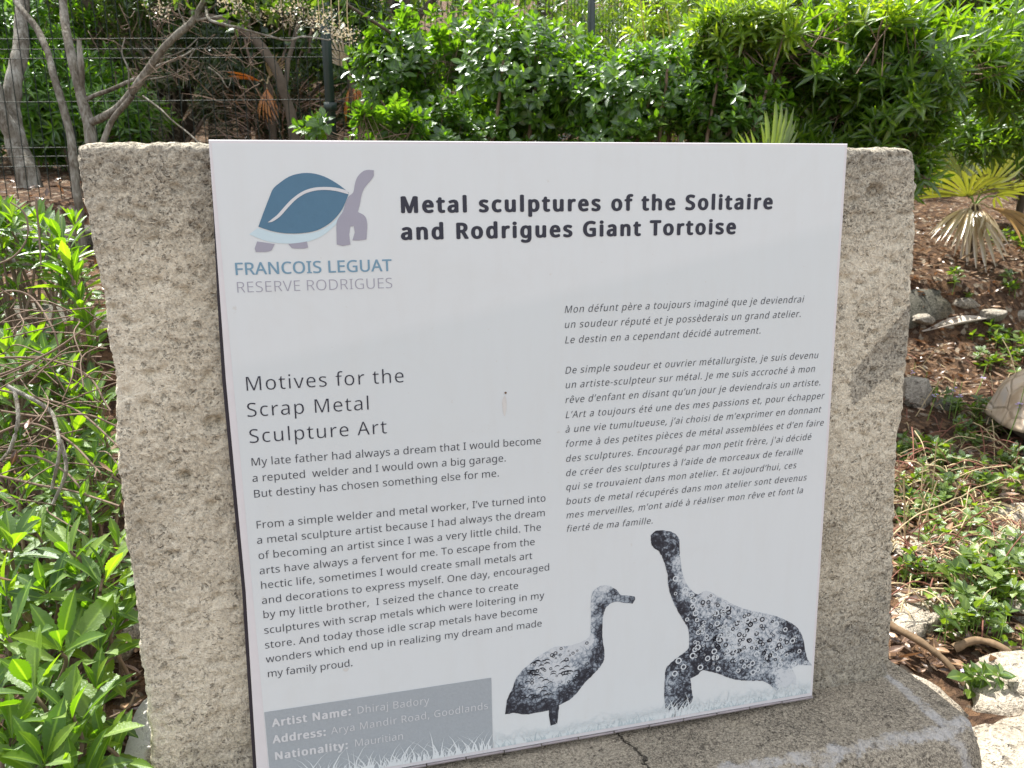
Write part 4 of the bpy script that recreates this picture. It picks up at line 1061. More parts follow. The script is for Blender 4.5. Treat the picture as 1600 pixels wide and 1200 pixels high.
# ================================================================ fence
FD = 3.75
def fence():
    A = at(-260, 300, 3.65); B = at(519, 215, 3.75); C_ = at(924, 60, 5.7)
    root = empty('wire_fence', (B.x, B.y, ground_z(B.x, B.y)), 'dark green welded wire mesh fence with square posts behind the planting', 'fence')
    L = root.location
    D_ = C_ + (C_ - B) * 1.0
    for (a, b) in ((A, B), (B, C_), (C_, D_)):
        a = Vector((a.x, a.y, 0)); b = Vector((b.x, b.y, 0))
        d = (b - a); ln = d.length; d.normalize(); nrm = Vector((-d.y, d.x, 0))
        w_ = Acc()
        z0 = min(ground_z(a.x, a.y), ground_z(b.x, b.y)) - 0.08
        lift = lambda s: z0 + (ground_z(b.x, b.y) - ground_z(a.x, a.y)) * 0.5 * s / ln
        H = 2.05
        for k in range(int(ln / 0.05)):
            p = a + d * (k * 0.05 + 0.03)
            q = [Vector((p.x, p.y, z0 + t)) for t in (0, H)]
            w_.tube(q, 0.0021, 4)
        hz = []
        z = 1.195
        base_h = [1.195 - z0 + dz for dz in (-1.0, -.8, -.6, -.55, -.5, -.2, 0.0, .18, .225, .265, .47, .66, .70, .745, .93, 1.12, 1.16, 1.3)]
        for t in base_h:
            if 0.02 < t < H:
                w_.tube([a + Vector((0, 0, z0 + t)) - nrm * .004, b + Vector((0, 0, z0 + t)) - nrm * .004], 0.0019, 4)
        w_.build('wire_mesh', WIREM, root, True, L)
    for p in (A, B, C_):
        g = ground_z(p.x, p.y)
        ps = Acc(); ps.box((p.x - .022, p.y - .022, g - .2), (p.x + .022, p.y + .022, g + 2.2))
        o = ps.build('post', POSTM, root, False, L)
        cp = Acc(); cp.box((p.x - .025, p.y - .025, g + 2.2), (p.x + .025, p.y + .025, g + 2.23))
        cp.build('cap', POSTM, o, False, L)
        for zz_ in (.6, 1.1, 1.5):
            c = Acc(); c.box((p.x - .030, p.y - .032, g + zz_), (p.x + .030, p.y - .0225, g + zz_ + .04))
            c.build('clamp', POSTM, root, False, L)
fence()

# ================================================================ trees at the left
SH_LANCE = leaf_shape(0.20, 4, 0.45, 0.25, 0.18)
SH_LANCE_LO = leaf_shape(0.22, 2, 0.45, 0.25, 0.12)
SH_OVAL = leaf_shape(0.52, 4, 0.55, 0.22, 0.12)
SH_OVAL_LO = leaf_shape(0.50, 2, 0.5, 0.2, 0.1)
SH_SERR = leaf_shape(0.25, 22, 0.62, 0.30, 0.20, teeth=0.17)
SH_HERB = leaf_shape(0.62, 6, 0.42, 0.2, 0.2, teeth=0.08)

def px_path(pts):
    return [at(*p) for p in pts]
def tree(name, label, limbs, bark, crown=None, leaf=None, lmat=None, L=0.06, tips=0, per=(5, 8), cat='tree', group=None, twigs=None, limit=300):
    b = limbs[0][0][0]
    g = Vector((b.x, b.y, ground_z(b.x, b.y)))
    root = empty(name, g, label, cat, group)
    for i, (pts, r0, r1) in enumerate(limbs):
        pts = list(pts)
        if i == 0: pts = [Vector((g.x, g.y, g.z - .15))] + pts if (pts[0] - g).length > 0.12 else [g - Vector((0, 0, .1))] + pts[1:]
        path = smooth_path(pts, 8, 0.010, i + len(label))
        k = len(path)
        rr = [(r0 + (r1 - r0) * j / (k - 1)) * (1 + .18 * noise.noise(path[j] * 14)) * (1.25 if i == 0 and j < 3 else 1) for j in range(k)]
        a = Acc(); a.tube(path, rr, 11)
        a.build('trunk' if i == 0 else 'branch', bark, root, off=g)
    for (pts, r) in twigs or ():
        a = Acc(); pth = smooth_path(pts, 6, .012, 3)
        a.tube(pth, [r * (1 - .6 * j / len(pth)) for j in range(len(pth))], 4)
        a.build('twig', bark, root, off=g)
    if crown:
        mats = []
        for p, d in blob_tips(crown, tips, 0.5):
            mats += rosette(p, (d * .5 + Vector((0, 0, .5)) + rvec() * .6).normalized(), random.randint(*per), L, 25, 95, step=L * .6)
        foliage(root, mats, leaf, lmat, limit=limit)
    return root

# leaning grey trunks; the nearer two stand this side of the fence
tree('thin_tree', 'slender leaning grey trunk left of the slab, closest to its top left corner but one',
     [(px_path([(118, 300, 3.35), (108, 200, 3.35), (86, 125, 3.35), (62, 55, 3.4), (25, 0, 3.45), (-10, -60, 3.5)]), .019, .011)], BARK)
tree('forked_tree', 'grey forked trunk with a broken stub, rising just behind the slab top left corner',
     [(px_path([(152, 320, 3.3), (141, 210, 3.3), (126, 140, 3.3), (112, 85, 3.3), (103, 30, 3.35), (97, -50, 3.4)]), .028, .015),
      (px_path([(128, 140, 3.3), (128, 100, 3.27), (124, 63, 3.25)]), .013, .009),
      (px_path([(136, 152, 3.3), (165, 142, 3.25), (195, 128, 3.25), (232, 113, 3.25), (262, 98, 3.2), (300, 75, 3.2)]), .010, .003),
      (px_path([(141, 190, 3.3), (168, 182, 3.2), (195, 158, 3.15), (216, 132, 3.1), (245, 92, 3.05), (285, 48, 3.0), (318, 8, 3.0), (345, -40, 3.0)]), .018, .011),
      (px_path([(160, 225, 3.2), (176, 190, 3.18), (206, 150, 3.12)]), .011, .012),
      (px_path([(320, 12, 3.0), (329, 32, 2.95), (378, 44, 2.9), (420, 58, 2.9), (450, 64, 2.9), (475, 57, 2.9), (515, 63, 2.9)]), .006, .002),
      (px_path([(300, 32, 3.0), (345, 24, 2.95), (400, 14, 2.95), (440, 16, 2.9)]), .006, .002)], BARK,
     twigs=[(px_path([(225, 150, 3.05), (262, 180, 3.0), (305, 218, 2.95), (330, 240, 2.9)]), .0045),
            (px_path([(200, 140, 3.1), (198, 110, 3.1), (190, 85, 3.1), (196, 60, 3.1)]), .004),
            (px_path([(325, 105, 3.0), (345, 118, 3.0), (358, 137, 3.0), (363, 120, 3.0)]), .0035),
            (px_path([(250, 90, 3.05), (290, 78, 3.0), (312, 60, 3.0)]), .004),
            (px_path([(310, 30, 3.0), (340, 2, 3.0), (350, -20, 3.0)]), .005),
            (px_path([(295, 40, 3.0), (282, 18, 3.0), (278, -10, 3.0)]), .004),
            (px_path([(225, 125, 3.1), (275, 112, 3.05), (300, 85, 3.0), (310, 66, 3.0)]), .003),
            (px_path([(490, 60, 2.9), (497, 52, 2.9), (500, 42, 2.9)]), .002)])
tree('stout_tree', 'thick mottled grey trunk rooted behind the fence at the left edge',
     [(px_path([(52, 312, 4.1), (42, 270, 4.1), (26, 225, 4.15), (18, 170, 4.2), (22, 120, 4.2), (34, 70, 4.25), (36, 0, 4.3), (40, -120, 4.4)]), .062, .028),
      (px_path([(26, 225, 4.15), (8, 190, 4.1), (-6, 140, 4.1), (-30, 60, 4.1)]), .045, .02)], BARK)
tree('shaded_tree', 'dark curved trunk in deep shade behind the fence above the sign',
     [(px_path([(468, 300, 4.6), (460, 215, 4.6), (451, 165, 4.6), (432, 110, 4.6), (395, 60, 4.7), (345, 35, 4.8), (300, 20, 4.9)]), .032, .026),
      (px_path([(444, 140, 4.6), (452, 90, 4.7), (470, 20, 4.8), (480, -40, 4.9)]), .016, .01)], BARKD)

# fine dead twigs caught in the trees at the top left
tt = []
random.seed(31)
b0 = at(250, 60, 3.2)
root_ = empty('dead_twigs', (b0.x, b0.y, ground_z(b0.x, b0.y)), 'web of fine dead twigs among the grey trunks at the top left', 'twigs')
for k in range(26):
    q = at(random.uniform(180, 420), random.uniform(-10, 130), random.uniform(3.0, 3.6))
    d = rvec(); L_ = random.uniform(.08, .22)
    pth = smooth_path([q, q + d * L_ * .5 + rvec() * .03, q + d * L_ + rvec() * .05], 5, .012, k)
    a = Acc(); a.tube(pth, [.0022 * (1 - .7 * j / len(pth)) for j in range(len(pth))], 4)
    for s_ in range(4):
        e_ = pth[random.randint(2, len(pth) - 1)]
        a.tube(smooth_path([e_, e_ + rvec() * .035, e_ + rvec() * .07], 3), .0011, 4)
    a.build('twig', TWIG, root_, off=tuple(root_.location))
# overhanging dry flower heads
def flower_heads():
    p0 = at(640, 30, 3.2)
    root = empty('seeding_shrub', (p0.x + .05, p0.y + .25, ground_z(p0.x + .05, p0.y + .25)), 'shrub sprays with pale dry flower heads hanging in from the top, left of centre', 'shrub')
    b = root.location
    mats = []; leaves = []
    heads = [(372, 8), (400, 22), (428, 30), (455, 34), (482, 30), (506, 22), (440, 14), (466, 12), (532, 52), (545, 56), (520, 46), (250, 18), (500, 36), (352, 2)]
    for i, (x, y) in enumerate(heads):
        c = at(x, y, random.uniform(2.8, 3.0))
        s = Acc(); s.tube(smooth_path([c + Vector((.02, .05, .28)), c + Vector((0, .01, .1)), c], 4), .0018, 4)
        s.build('flower_stalk', STRAW, root, off=b)
        for k in range(70):
            q = c + Vector((random.gauss(0, .024), random.gauss(0, .024), random.gauss(0, .016)))
            mats.append(leaf_matrix(q, rvec(), rvec(), random.uniform(.006, .012)))
    A = blob_tips([(tuple(at(440, 5, 3.0)), (.34, .14, .16)), (tuple(at(360, -10, 3.0)), (.25, .14, .12))], 120)
    for p, d in A: leaves += rosette(p, (d + Vector((0, 0, -.2))).normalized(), 5, .05, 40, 100, step=.04)
    V0, F0 = leaf_shape(.6, 2, .5, .2, .1)
    MA = np.array([[list(r) for r in m] for m in mats]); MA[:, :3, 3] -= np.array(b)
    V = np.einsum('nij,vj->nvi', MA[:, :3, :3], V0) + MA[:, None, :3, 3]
    F = F0[None] + (np.arange(len(MA)) * len(V0))[:, None, None]
    o = link('florets', np_mesh('florets', V.reshape(-1, 3), F.reshape(-1, 4), {'rnd': np.repeat(RNG.random(len(MA)), len(V0))}), L_DRYFL, root)
    o['kind'] = 'stuff'
    st = Acc(); st.tube(smooth_path([b - Vector((0, 0, .1)), b + Vector((.03, -.02, .8)), at(450, -60, 3.05)], 8, .02), .007, 6)
    st.build('stem', BARKD, root, off=b)
    foliage(root, leaves, SH_OVAL_LO, L_BACK)
flower_heads()

# ================================================================ hedge shrubs behind the slab
def B(px, py, dep, rx_, ry_, rz_): return (tuple(at(px, py, dep)), (rx_, ry_, rz_))
def base_under(px, dep):
    p = at(px, 200, dep); return (p.x, p.y, ground_z(p.x, p.y) - .02)
shrub('broadleaf_shrub', 'glossy round-leaved green shrub behind the middle of the sign', 'shrub', base_under(760, 3.5),
      [B(700, 85, 3.5, .46, .28, .26), B(820, 130, 3.4, .44, .28, .30), B(640, 140, 3.5, .32, .26, .32), B(700, 260, 3.4, .55, .3, .32), B(920, 150, 3.45, .34, .26, .22)],
      1500, (7, 11), .052, SH_OVAL, L_HEDGE, TWIG, 30, 95)
shrub('low_broadleaf_shrub', 'round-leaved shrub behind the sign, between the second fence post and the long-leaved bush', 'shrub', base_under(1040, 3.3),
      [B(1010, 165, 3.3, .40, .3, .26), B(1110, 130, 3.4, .28, .24, .28), B(1130, 210, 3.2, .3, .25, .3), B(1000, 260, 3.3, .4, .3, .25)],
      950, (7, 11), .050, SH_OVAL, L_HEDGE, TWIG, 30, 95)
shrub('small_broadleaf_shrub', 'low sprig of round leaves just above the sign edge at the first fence post', 'shrub', base_under(560, 3.0),
      [B(540, 195, 3.05, .20, .12, .07), B(600, 200, 3.05, .18, .14, .12)],
      80, (6, 9), .050, SH_OVAL, L_HEDGE, TWIG, 30, 95, limbs=5, trunk_r=.008)
shrub('long_leaf_shrub', 'large dense shrub with narrow pointed leaves, overhanging at the right of the sign', 'shrub', base_under(1330, 3.7),
      [B(1200, 90, 3.4, .34, .24, .26), B(1330, 85, 3.3, .44, .26, .24), B(1440, 105, 3.2, .42, .26, .28), B(1300, 170, 3.4, .40, .26, .30), B(1400, 225, 3.3, .24, .22, .26)],
      1500, (9, 14), .088, SH_LANCE, L_LONG, TWIG, 20, 88, trunk_r=.03)
shrub('painted_sunlit_crown', 'lit top of the long-leaved shrub at the top right of centre, sunlight put in by yellow-green leaves', 'shrub', base_under(1200, 3.9),  # separate yellow-leaved growth stands in for sunlight on the long-leaved shrub's top
      [B(1170, 42, 3.2, .26, .16, .13), B(1270, 35, 3.1, .24, .16, .13), B(1120, 80, 3.25, .14, .12, .13), B(1380, 35, 3.0, .22, .14, .10)],
      260, (9, 13), .075, SH_LANCE, L_YEL, TWIG, 18, 80, limbs=6, trunk_r=.012)
shrub('right_edge_shrub', 'narrow-leaved shrub crossing the right edge of the view near the top', 'shrub', base_under(1690, 4.2),
      [B(1590, 90, 3.5, .42, .28, .28), B(1560, 180, 3.9, .36, .28, .22), B(1690, 130, 3.8, .4, .3, .34)],
      750, (9, 13), .085, SH_LANCE, L_LONG, TWIG, 20, 88, limbs=4, trunk_r=.012)
shrub('yellow_green_shrub', 'sunlit yellow-green shrub behind the fence between the two hedge shrubs', 'shrub', base_under(1140, 5.0),
      [B(1120, 10, 4.9, .5, .35, .4), B(1060, 40, 5.0, .35, .3, .3), B(1150, 90, 4.6, .3, .3, .3)],
      520, (7, 10), .085, SH_LANCE, L_YEL, TWIG, 25, 95)
shrub('sunlit_bush', 'bright sunlit narrow-leaved bush behind the fence and grey trunks at the left', 'shrub', base_under(120, 4.9),
      [B(70, 170, 4.9, .55, .4, .34), B(190, 180, 4.8, .30, .3, .20), B(30, 60, 5.0, .5, .4, .42), B(110, 130, 5.0, .4, .3, .3)],
      1500, (9, 13), .088, SH_LANCE, L_SUN, TWIG, 25, 95)
shrub('woodland_shrub', 'dim green shrub in the upper part behind the fence, left of the long diagonal branch', 'shrub', base_under(230, 5.4),
      [B(210, 60, 5.3, .5, .35, .38), B(300, 60, 5.5, .4, .3, .35), B(120, 20, 5.5, .5, .35, .35)],
      800, (8, 11), .07, SH_LANCE_LO, L_BACK, TWIG, 25, 95)
shrub('woodland_shrub', 'dark leafy shrub at the top behind the dry flower heads', 'shrub', base_under(430, 5.6),
      [B(410, 30, 5.6, .55, .35, .35), B(520, 30, 5.4, .4, .3, .5), B(560, 120, 5.4, .35, .3, .4)],
      900, (8, 11), .07, SH_OVAL_LO, L_BACK, TWIG, 25, 95)
shrub('pale_far_bush', 'small-leaved bush in the light far right above the fan palms', 'shrub', base_under(1390, 5.6),
      [B(1580, 215, 5.0, .55, .4, .22), B(1500, 250, 5.2, .35, .3, .2)],
      420, (7, 10), .06, SH_OVAL_LO, L_HEDGE, TWIG, 30, 95, limbs=4)

# dense woodland further back: counted trees, then the mass that closes the view
def back_tree(x, y, h, rx_, label, mat, L, tips, shape, seed):
    random.seed(seed)
    z = ground_z(x, y)
    root = empty('woodland_tree', (x, y, z), label, 'tree', None)
    p = [Vector((x, y, z - .2)), Vector((x + .1, y, z + h * .35)), Vector((x - .05, y + .1, z + h * .8))]
    path = smooth_path(p, 6, .05, seed)
    a = Acc(); a.tube(path, [.09 * (1 - .7 * j / len(path)) for j in range(len(path))], 8)
    a.build('trunk', BARKD, root, off=(x, y, z))
    bl = []
    for i in range(7):
        t = random.uniform(0, 6.28)
        r = random.uniform(.2, .75) * rx_
        bl.append(((x + r * math.cos(t), y + r * .7 * math.sin(t), z + h * random.uniform(.3, .85)), (rx_ * .5, rx_ * .42, h * .19)))
        q = Vector(bl[-1][0])
        a = Acc(); pp = smooth_path([p[1].lerp(p[2], random.random()), (p[1] + q) / 2 + Vector((0, 0, .1)), q], 5, .04, i)
        a.tube(pp, [.035 * (1 - .7 * j / len(pp)) for j in range(len(pp))], 5)
        a.build('branch', BARKD, root, off=(x, y, z))
    mats = []
    for q, d in blob_tips(bl, tips, .5):
        mats += rosette(q, (d * .5 + Vector((0, 0, .5)) + rvec() * .6).normalized(), random.randint(6, 9), L, 25, 100, step=L * .7)
    foliage(root, mats, shape, mat, limit=0)
X5 = lambda px, dep: at(px, 100, dep)
random.seed(61)
cc = at(370, 150, 4.7) + Vector((-.55, .95, 2.0))  # unseen crown added above the view to shade the hollow
shrub('added_shade_canopy', 'unseen tree crown added overhead to shade the hollow behind the fence left of the first post', 'tree', (cc.x - .2, cc.y + .5, ground_z(cc.x - .2, cc.y + .5)),
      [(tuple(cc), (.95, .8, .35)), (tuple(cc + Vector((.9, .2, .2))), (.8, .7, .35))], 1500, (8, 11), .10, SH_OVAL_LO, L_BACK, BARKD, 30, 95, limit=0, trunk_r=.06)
shrub('added_dark_bush', 'bush added to darken the hollow behind the fence left of the orange fronds', 'shrub', base_under(375, 5.3),  # added bush, its dark leaves stand in for the hollow's shade
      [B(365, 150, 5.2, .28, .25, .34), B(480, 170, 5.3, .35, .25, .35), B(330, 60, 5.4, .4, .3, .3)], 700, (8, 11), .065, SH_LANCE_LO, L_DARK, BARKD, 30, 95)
bt = [(330, 6.0, 4.6, 1.5, 'tall tree added so that its crown shades the hollow behind the fence', L_BACK, .10, 900, SH_OVAL_LO), (-120, 5.6, 2.8, 1.1, 'shaded woodland tree at the far left edge behind the sunlit bush', L_BACK, .075, 420, SH_OVAL_LO),  # first entry added for the shade its crown throws on the hollow
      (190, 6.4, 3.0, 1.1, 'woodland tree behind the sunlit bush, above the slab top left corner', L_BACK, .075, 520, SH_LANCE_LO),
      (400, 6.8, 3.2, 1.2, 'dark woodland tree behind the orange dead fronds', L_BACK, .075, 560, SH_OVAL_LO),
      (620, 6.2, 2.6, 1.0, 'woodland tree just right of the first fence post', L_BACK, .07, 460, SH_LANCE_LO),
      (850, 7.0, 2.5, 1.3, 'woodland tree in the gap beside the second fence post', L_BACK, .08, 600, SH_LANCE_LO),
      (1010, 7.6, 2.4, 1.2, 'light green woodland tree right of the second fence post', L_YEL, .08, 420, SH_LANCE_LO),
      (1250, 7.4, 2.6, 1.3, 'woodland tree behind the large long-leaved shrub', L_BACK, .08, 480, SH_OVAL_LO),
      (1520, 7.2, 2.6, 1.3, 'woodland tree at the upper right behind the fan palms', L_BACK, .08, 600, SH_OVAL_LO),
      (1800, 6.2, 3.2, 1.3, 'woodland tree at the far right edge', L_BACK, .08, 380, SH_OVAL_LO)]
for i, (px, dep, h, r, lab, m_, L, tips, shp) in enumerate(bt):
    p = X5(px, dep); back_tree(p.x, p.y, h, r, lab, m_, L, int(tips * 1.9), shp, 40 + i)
random.seed(99)
mats = []
for i in range(7500):
    a_ = random.uniform(-1.15, 1.25)
    dist = random.uniform(9.5, 14)
    x = CAM[0] + dist * math.sin(a_ + .23); y = CAM[1] + dist * math.cos(a_ + .23)
    z = ground_z(x, y) + random.random() ** 1.3 * 4.5 - .1
    if noise.noise(Vector((x, y, z)) * .9) < -.30: continue
    mats += rosette((x, y, z), (rvec() + Vector((0, 0, .5))).normalized(), 6, .20, 20, 100, step=.15)
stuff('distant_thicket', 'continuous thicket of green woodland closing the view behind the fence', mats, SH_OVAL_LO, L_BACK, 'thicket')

# grassy dry mound behind the fence
def dry_brush(label, px, py, dep, rx_, n, mat, L, hang=.3):
    c = at(px, py, dep)
    root = empty('dry_brush', (c.x, c.y, ground_z(c.x, c.y)), label, 'dry brush')
    mats = []
    for i in range(n):
        t = random.uniform(0, 6.28); r = rx_ * random.random() ** .5
        p = Vector((c.x + r * math.cos(t), c.y + r * .7 * math.sin(t), ground_z(c.x, c.y) + random.random() * (c.z - root.location.z + .15)))
        d = Vector((math.cos(t), math.sin(t) * .7, random.uniform(-hang, 1.2)))
        mats.append(leaf_matrix(p, d, rvec(), L * random.uniform(.5, 1.2)))
    foliage(root, mats, leaf_shape(.035, 4, .4, .3, .5), mat, limit=0)
dry_brush('heap of pale dry grass and brush in front of the shaded hollow, behind the fence', 285, 120, 4.7, .22, 600, L_SHADEBRUSH, .10)
dry_brush('brown dead brush in shade beneath the orange fronds', 440, 190, 4.9, .40, 500, L_LITTER, .18)

# ================================================================ palms
def fan_leaf(root, hub, d, up, R, n, spread, mat, b, droop=.25, w0=.055, gap=1.0):
    """a fan frond: n folded blades from one hub"""
    y = Vector(d).normalized(); x = y.cross(Vector(up)).normalized(); z = x.cross(y)
    for i in range(n):
        f = (i / (n - 1) - .5) * 2
        a = f * spread / 2
        dd = (y * math.cos(a) + x * math.sin(a) + z * random.uniform(-.06, .06)).normalized()
        L = R * (1 - .25 * abs(f) ** 2) * random.uniform(.92, 1.05)
        o = bpy.data.objects.new('blade', BLADE[(mat.name, droop > .4)])
        o.parent = root
        o.matrix_basis = leaf_matrix(Vector(hub) - Vector(b), dd, z, L, R * w0 / .06 * gap / R * .9)
        COL.objects.link(o)
BLADE = {}
for m_ in (L_PALM, L_PALMDRY, L_ORANGE, L_PALMG):
    for dr in (False, True):
        V0, F0 = leaf_shape(.085, 5, .62, .9, .55 if dr else .16, blunt=.7)
        me = np_mesh('blade', V0, F0); me.materials.append(m_); BLADE[(m_.name, dr)] = me
def palm(label, px, py, dep, fans, R=.42, name='fan_palm'):
    c = at(px, py, dep); g = ground_z(c.x, c.y)
    root = empty(name, (c.x, c.y, g), label, 'palm')
    b = Vector((c.x, c.y, g))
    if c.z - g > .05:
        a = Acc(); a.tube(smooth_path([b - Vector((0, 0, .05)), b.lerp(c, .5) + Vector((.01, 0, 0)), c], 5, .005), .025, 7)
        a.build('trunk', BARKD, root, off=b)
    for (dx, dy, dz, stalk, r, n, spread, mat, droop) in fans:
        d = Vector((dx, dy, dz)).normalized()
        hub = c + d * stalk
        a = Acc(); a.tube(smooth_path([c, c + d * stalk * .5 + Vector((0, 0, .02)), hub], 4), .005, 5)
        a.build('leaf_stalk', STRAW if mat is not L_PALM else GREENSTEM, root, off=b)
        up = Vector((0, 0, 1)) if abs(d.z) < .8 else Vector((0, -1, .2))
        up = up + rvec() * .3
        fan_leaf(root, hub, d, up, r, n, spread, mat, b, droop)
palm('fan palm with dry tan fronds drooping over the ground, right of the slab', 1522, 322, 4.5, [
    (.9, -.4, .5, .12, .30, 17, 2.8, L_PALM, .2), (.2, -.5, .9, .12, .28, 17, 2.8, L_PALM, .2), (-.7, -.3, .45, .10, .40, 16, 2.6, L_PALM, .2),
    (-.8, -.5, -.15, .08, .32, 11, 1.0, L_PALMDRY, .5), (.1, -.7, -.35, .05, .25, 8, 1.3, L_PALMDRY, .5), (.8, -.5, -.15, .08, .42, 11, 1.3, L_PALMDRY, .5),
    (-.4, -.6, -.4, .05, .36, 9, 1.1, L_PALMDRY, .5), (-.2, .3, 1, .16, .38, 16, 2.6, L_PALM, .2)])
palm('small yellowish fan palm at the right edge of the view', 1600, 262, 5.2, [
    (-.5, -.4, .35, .18, .38, 16, 2.8, L_PALM, .2), (.3, -.5, .6, .16, .38, 16, 2.8, L_PALM, .2), (-.9, -.2, -.1, .12, .36, 14, 2.0, L_PALM, .2)])
palm('fan palm frond showing just above the sign top edge at the right', 1190, 290, 2.7, [
    (.35, -.1, 1, .02, .27, 13, .9, L_PALMG, .2), (-.5, -.2, .8, .05, .16, 7, .8, L_PALMG, .2)])
palm('dead fan palm with glowing orange fronds behind the fence', 418, 132, 5.0, [
    (-.9, -.3, .30, .05, .20, 9, .8, L_ORANGE, .2), (.3, -.4, .6, .05, .18, 8, 1.2, L_PALMDRY, .2), (-.1, -.5, -.7, .04, .20, 8, 1.0, L_ORANGE, .5)])
palm('dead orange fan palm fronds hanging behind the first fence post', 548, 120, 5.0, [
    (.1, -.3, -.9, .04, .26, 11, 1.2, L_ORANGE, .5), (-.4, -.3, .7, .06, .22, 10, 1.4, L_PALMDRY, .2), (.6, -.3, -.6, .05, .24, 9, 1.2, L_PALMDRY, .5)])
REED = mat_plain('yellow_reed', (0.40, 0.36, 0.08), 0.6, 0.3, 0.3, 30)
c_ = at(1038, 70, 3.5)
rr_ = empty('reeds', (c_.x, c_.y, ground_z(c_.x, c_.y)), 'a few tall yellow reed stems standing among the hedge shrubs right of the second post', 'reeds')
for k in range(9):
    x_ = c_.x + random.uniform(-.10, .14); y_ = c_.y + random.uniform(-.05, .05)
    a = Acc(); a.tube(smooth_path([Vector((x_, y_, rr_.location.z - .02)), Vector((x_ + .01, y_, c_.z - .2)), Vector((x_ + random.uniform(-.04, .04), y_, c_.z + random.uniform(.02, .18)))], 6, .004, k), .0032, 5)
    a.build('stem', REED, rr_, off=tuple(rr_.location))

# ================================================================ foreground bush, left of the slab
def front_bush(label, shoots, base, seed, Ls=(.074, .105), n=(10, 15), fill=()):
    random.seed(seed)
    shoots = list(shoots)
    for k in range(fill[4] if fill else 0):
        py = random.uniform(fill[2], fill[3])
        dep = np.interp(py, [300, 400, 600, 800, 1000, 1200], [2.1, 2.0, 1.75, 1.45, 1.22, 1.08]) + random.uniform(0, .18)
        shoots.append((random.uniform(fill[0], fill[1] + (py - 222) * .126), py, dep, random.uniform(.7, 1.0)))
    root = empty('serrated_leaf_plant', base, label, 'plant')
    b = Vector(base)
    mats = []
    for (px, py, dep, sc_) in shoots:
        tip = at(px, py, dep)
        ax = (Vector((random.uniform(-.35, .35), random.uniform(-.5, .1), 1))).normalized()
        mats += rosette(tip, ax, random.randint(*n), random.uniform(*Ls) * sc_, 12, 78, .18, step=.055)
        mid = b.lerp(tip, .55) + Vector((random.uniform(-.06, .06), random.uniform(-.06, .06), -.05))
        a = Acc(); pth = smooth_path([b + rvec() * .03, mid, tip - ax * .05, tip], 6, .012, px * .01)
        a.tube(pth, [.005 * (1 - .55 * j / len(pth)) for j in range(len(pth))], 6)
        a.build('stem', TWIG, root, off=b)
    foliage(root, mats, SH_SERR, L_FRONT)
def g0(px, py, dep):
    p = at(px, py, dep); return (p.x, p.y, ground_z(p.x, p.y) - .02)
front_bush('serrated green plant at the left edge, lowest and nearest, beside the slab foot',
    [(95, 1010, 1.18, 1.1), (50, 1075, 1.12, 1.1), (110, 1120, 1.10, 1.1), (20, 1150, 1.08, 1.1), (160, 1160, 1.12, .8), (10, 990, 1.2, 1.1), (70, 1190, 1.05, 1.1), (-40, 1080, 1.15, 1.1), (150, 1075, 1.2, .8), (120, 1215, 1.05, 1.)],
    g0(60, 1200, 1.3), 5, fill=(-60, 60, 960, 1230, 14))
front_bush('serrated green plant against the left side of the slab, in the middle of the bank',
    [(105, 860, 1.32, 1.05), (165, 900, 1.3, 1.0), (60, 830, 1.4, 1.0), (20, 850, 1.35, 1.0), (130, 790, 1.45, 1.0), (185, 850, 1.4, .85), (10, 930, 1.3, 1.0), (70, 920, 1.28, 1.0), (-30, 880, 1.35, 1.), (150, 960, 1.3, .85),
     (95, 760, 1.5, .9), (170, 780, 1.5, .8), (40, 770, 1.5, .9), (190, 930, 1.35, .7)],
    g0(80, 1000, 1.45), 6, fill=(-60, 90, 720, 980, 24))
front_bush('serrated green plant higher on the bank, its top level with the emblem',
    [(30, 570, 1.75, 1.0), (75, 560, 1.8, 1.0), (110, 590, 1.75, 1.0), (145, 620, 1.7, .95), (10, 620, 1.7, 1.0), (60, 630, 1.7, 1.0), (160, 680, 1.6, .9), (115, 680, 1.65, .9), (150, 720, 1.6, .9), (-20, 590, 1.75, 1.), (175, 740, 1.55, .7), (30, 690, 1.7, .8)],
    g0(70, 760, 1.85), 7, fill=(-60, 110, 520, 740, 34))
front_bush('serrated green plant nearest the top left corner of the slab, topmost on the bank',
    [(20, 340, 2.0, 1.05), (60, 350, 2.0, 1.05), (95, 375, 1.95, 1.05), (45, 395, 2.0, 1.0), (110, 425, 1.9, 1.0), (85, 400, 1.95, .95), (125, 470, 1.85, .95), (135, 500, 1.85, .9), (-15, 350, 2.0, 1.05), (100, 455, 1.9, .9), (140, 540, 1.85, .8), (5, 385, 2.0, .9), (120, 400, 1.95, .8)],
    g0(90, 600, 2.1), 8, fill=(-60, 100, 330, 520, 26))
random.seed(17)
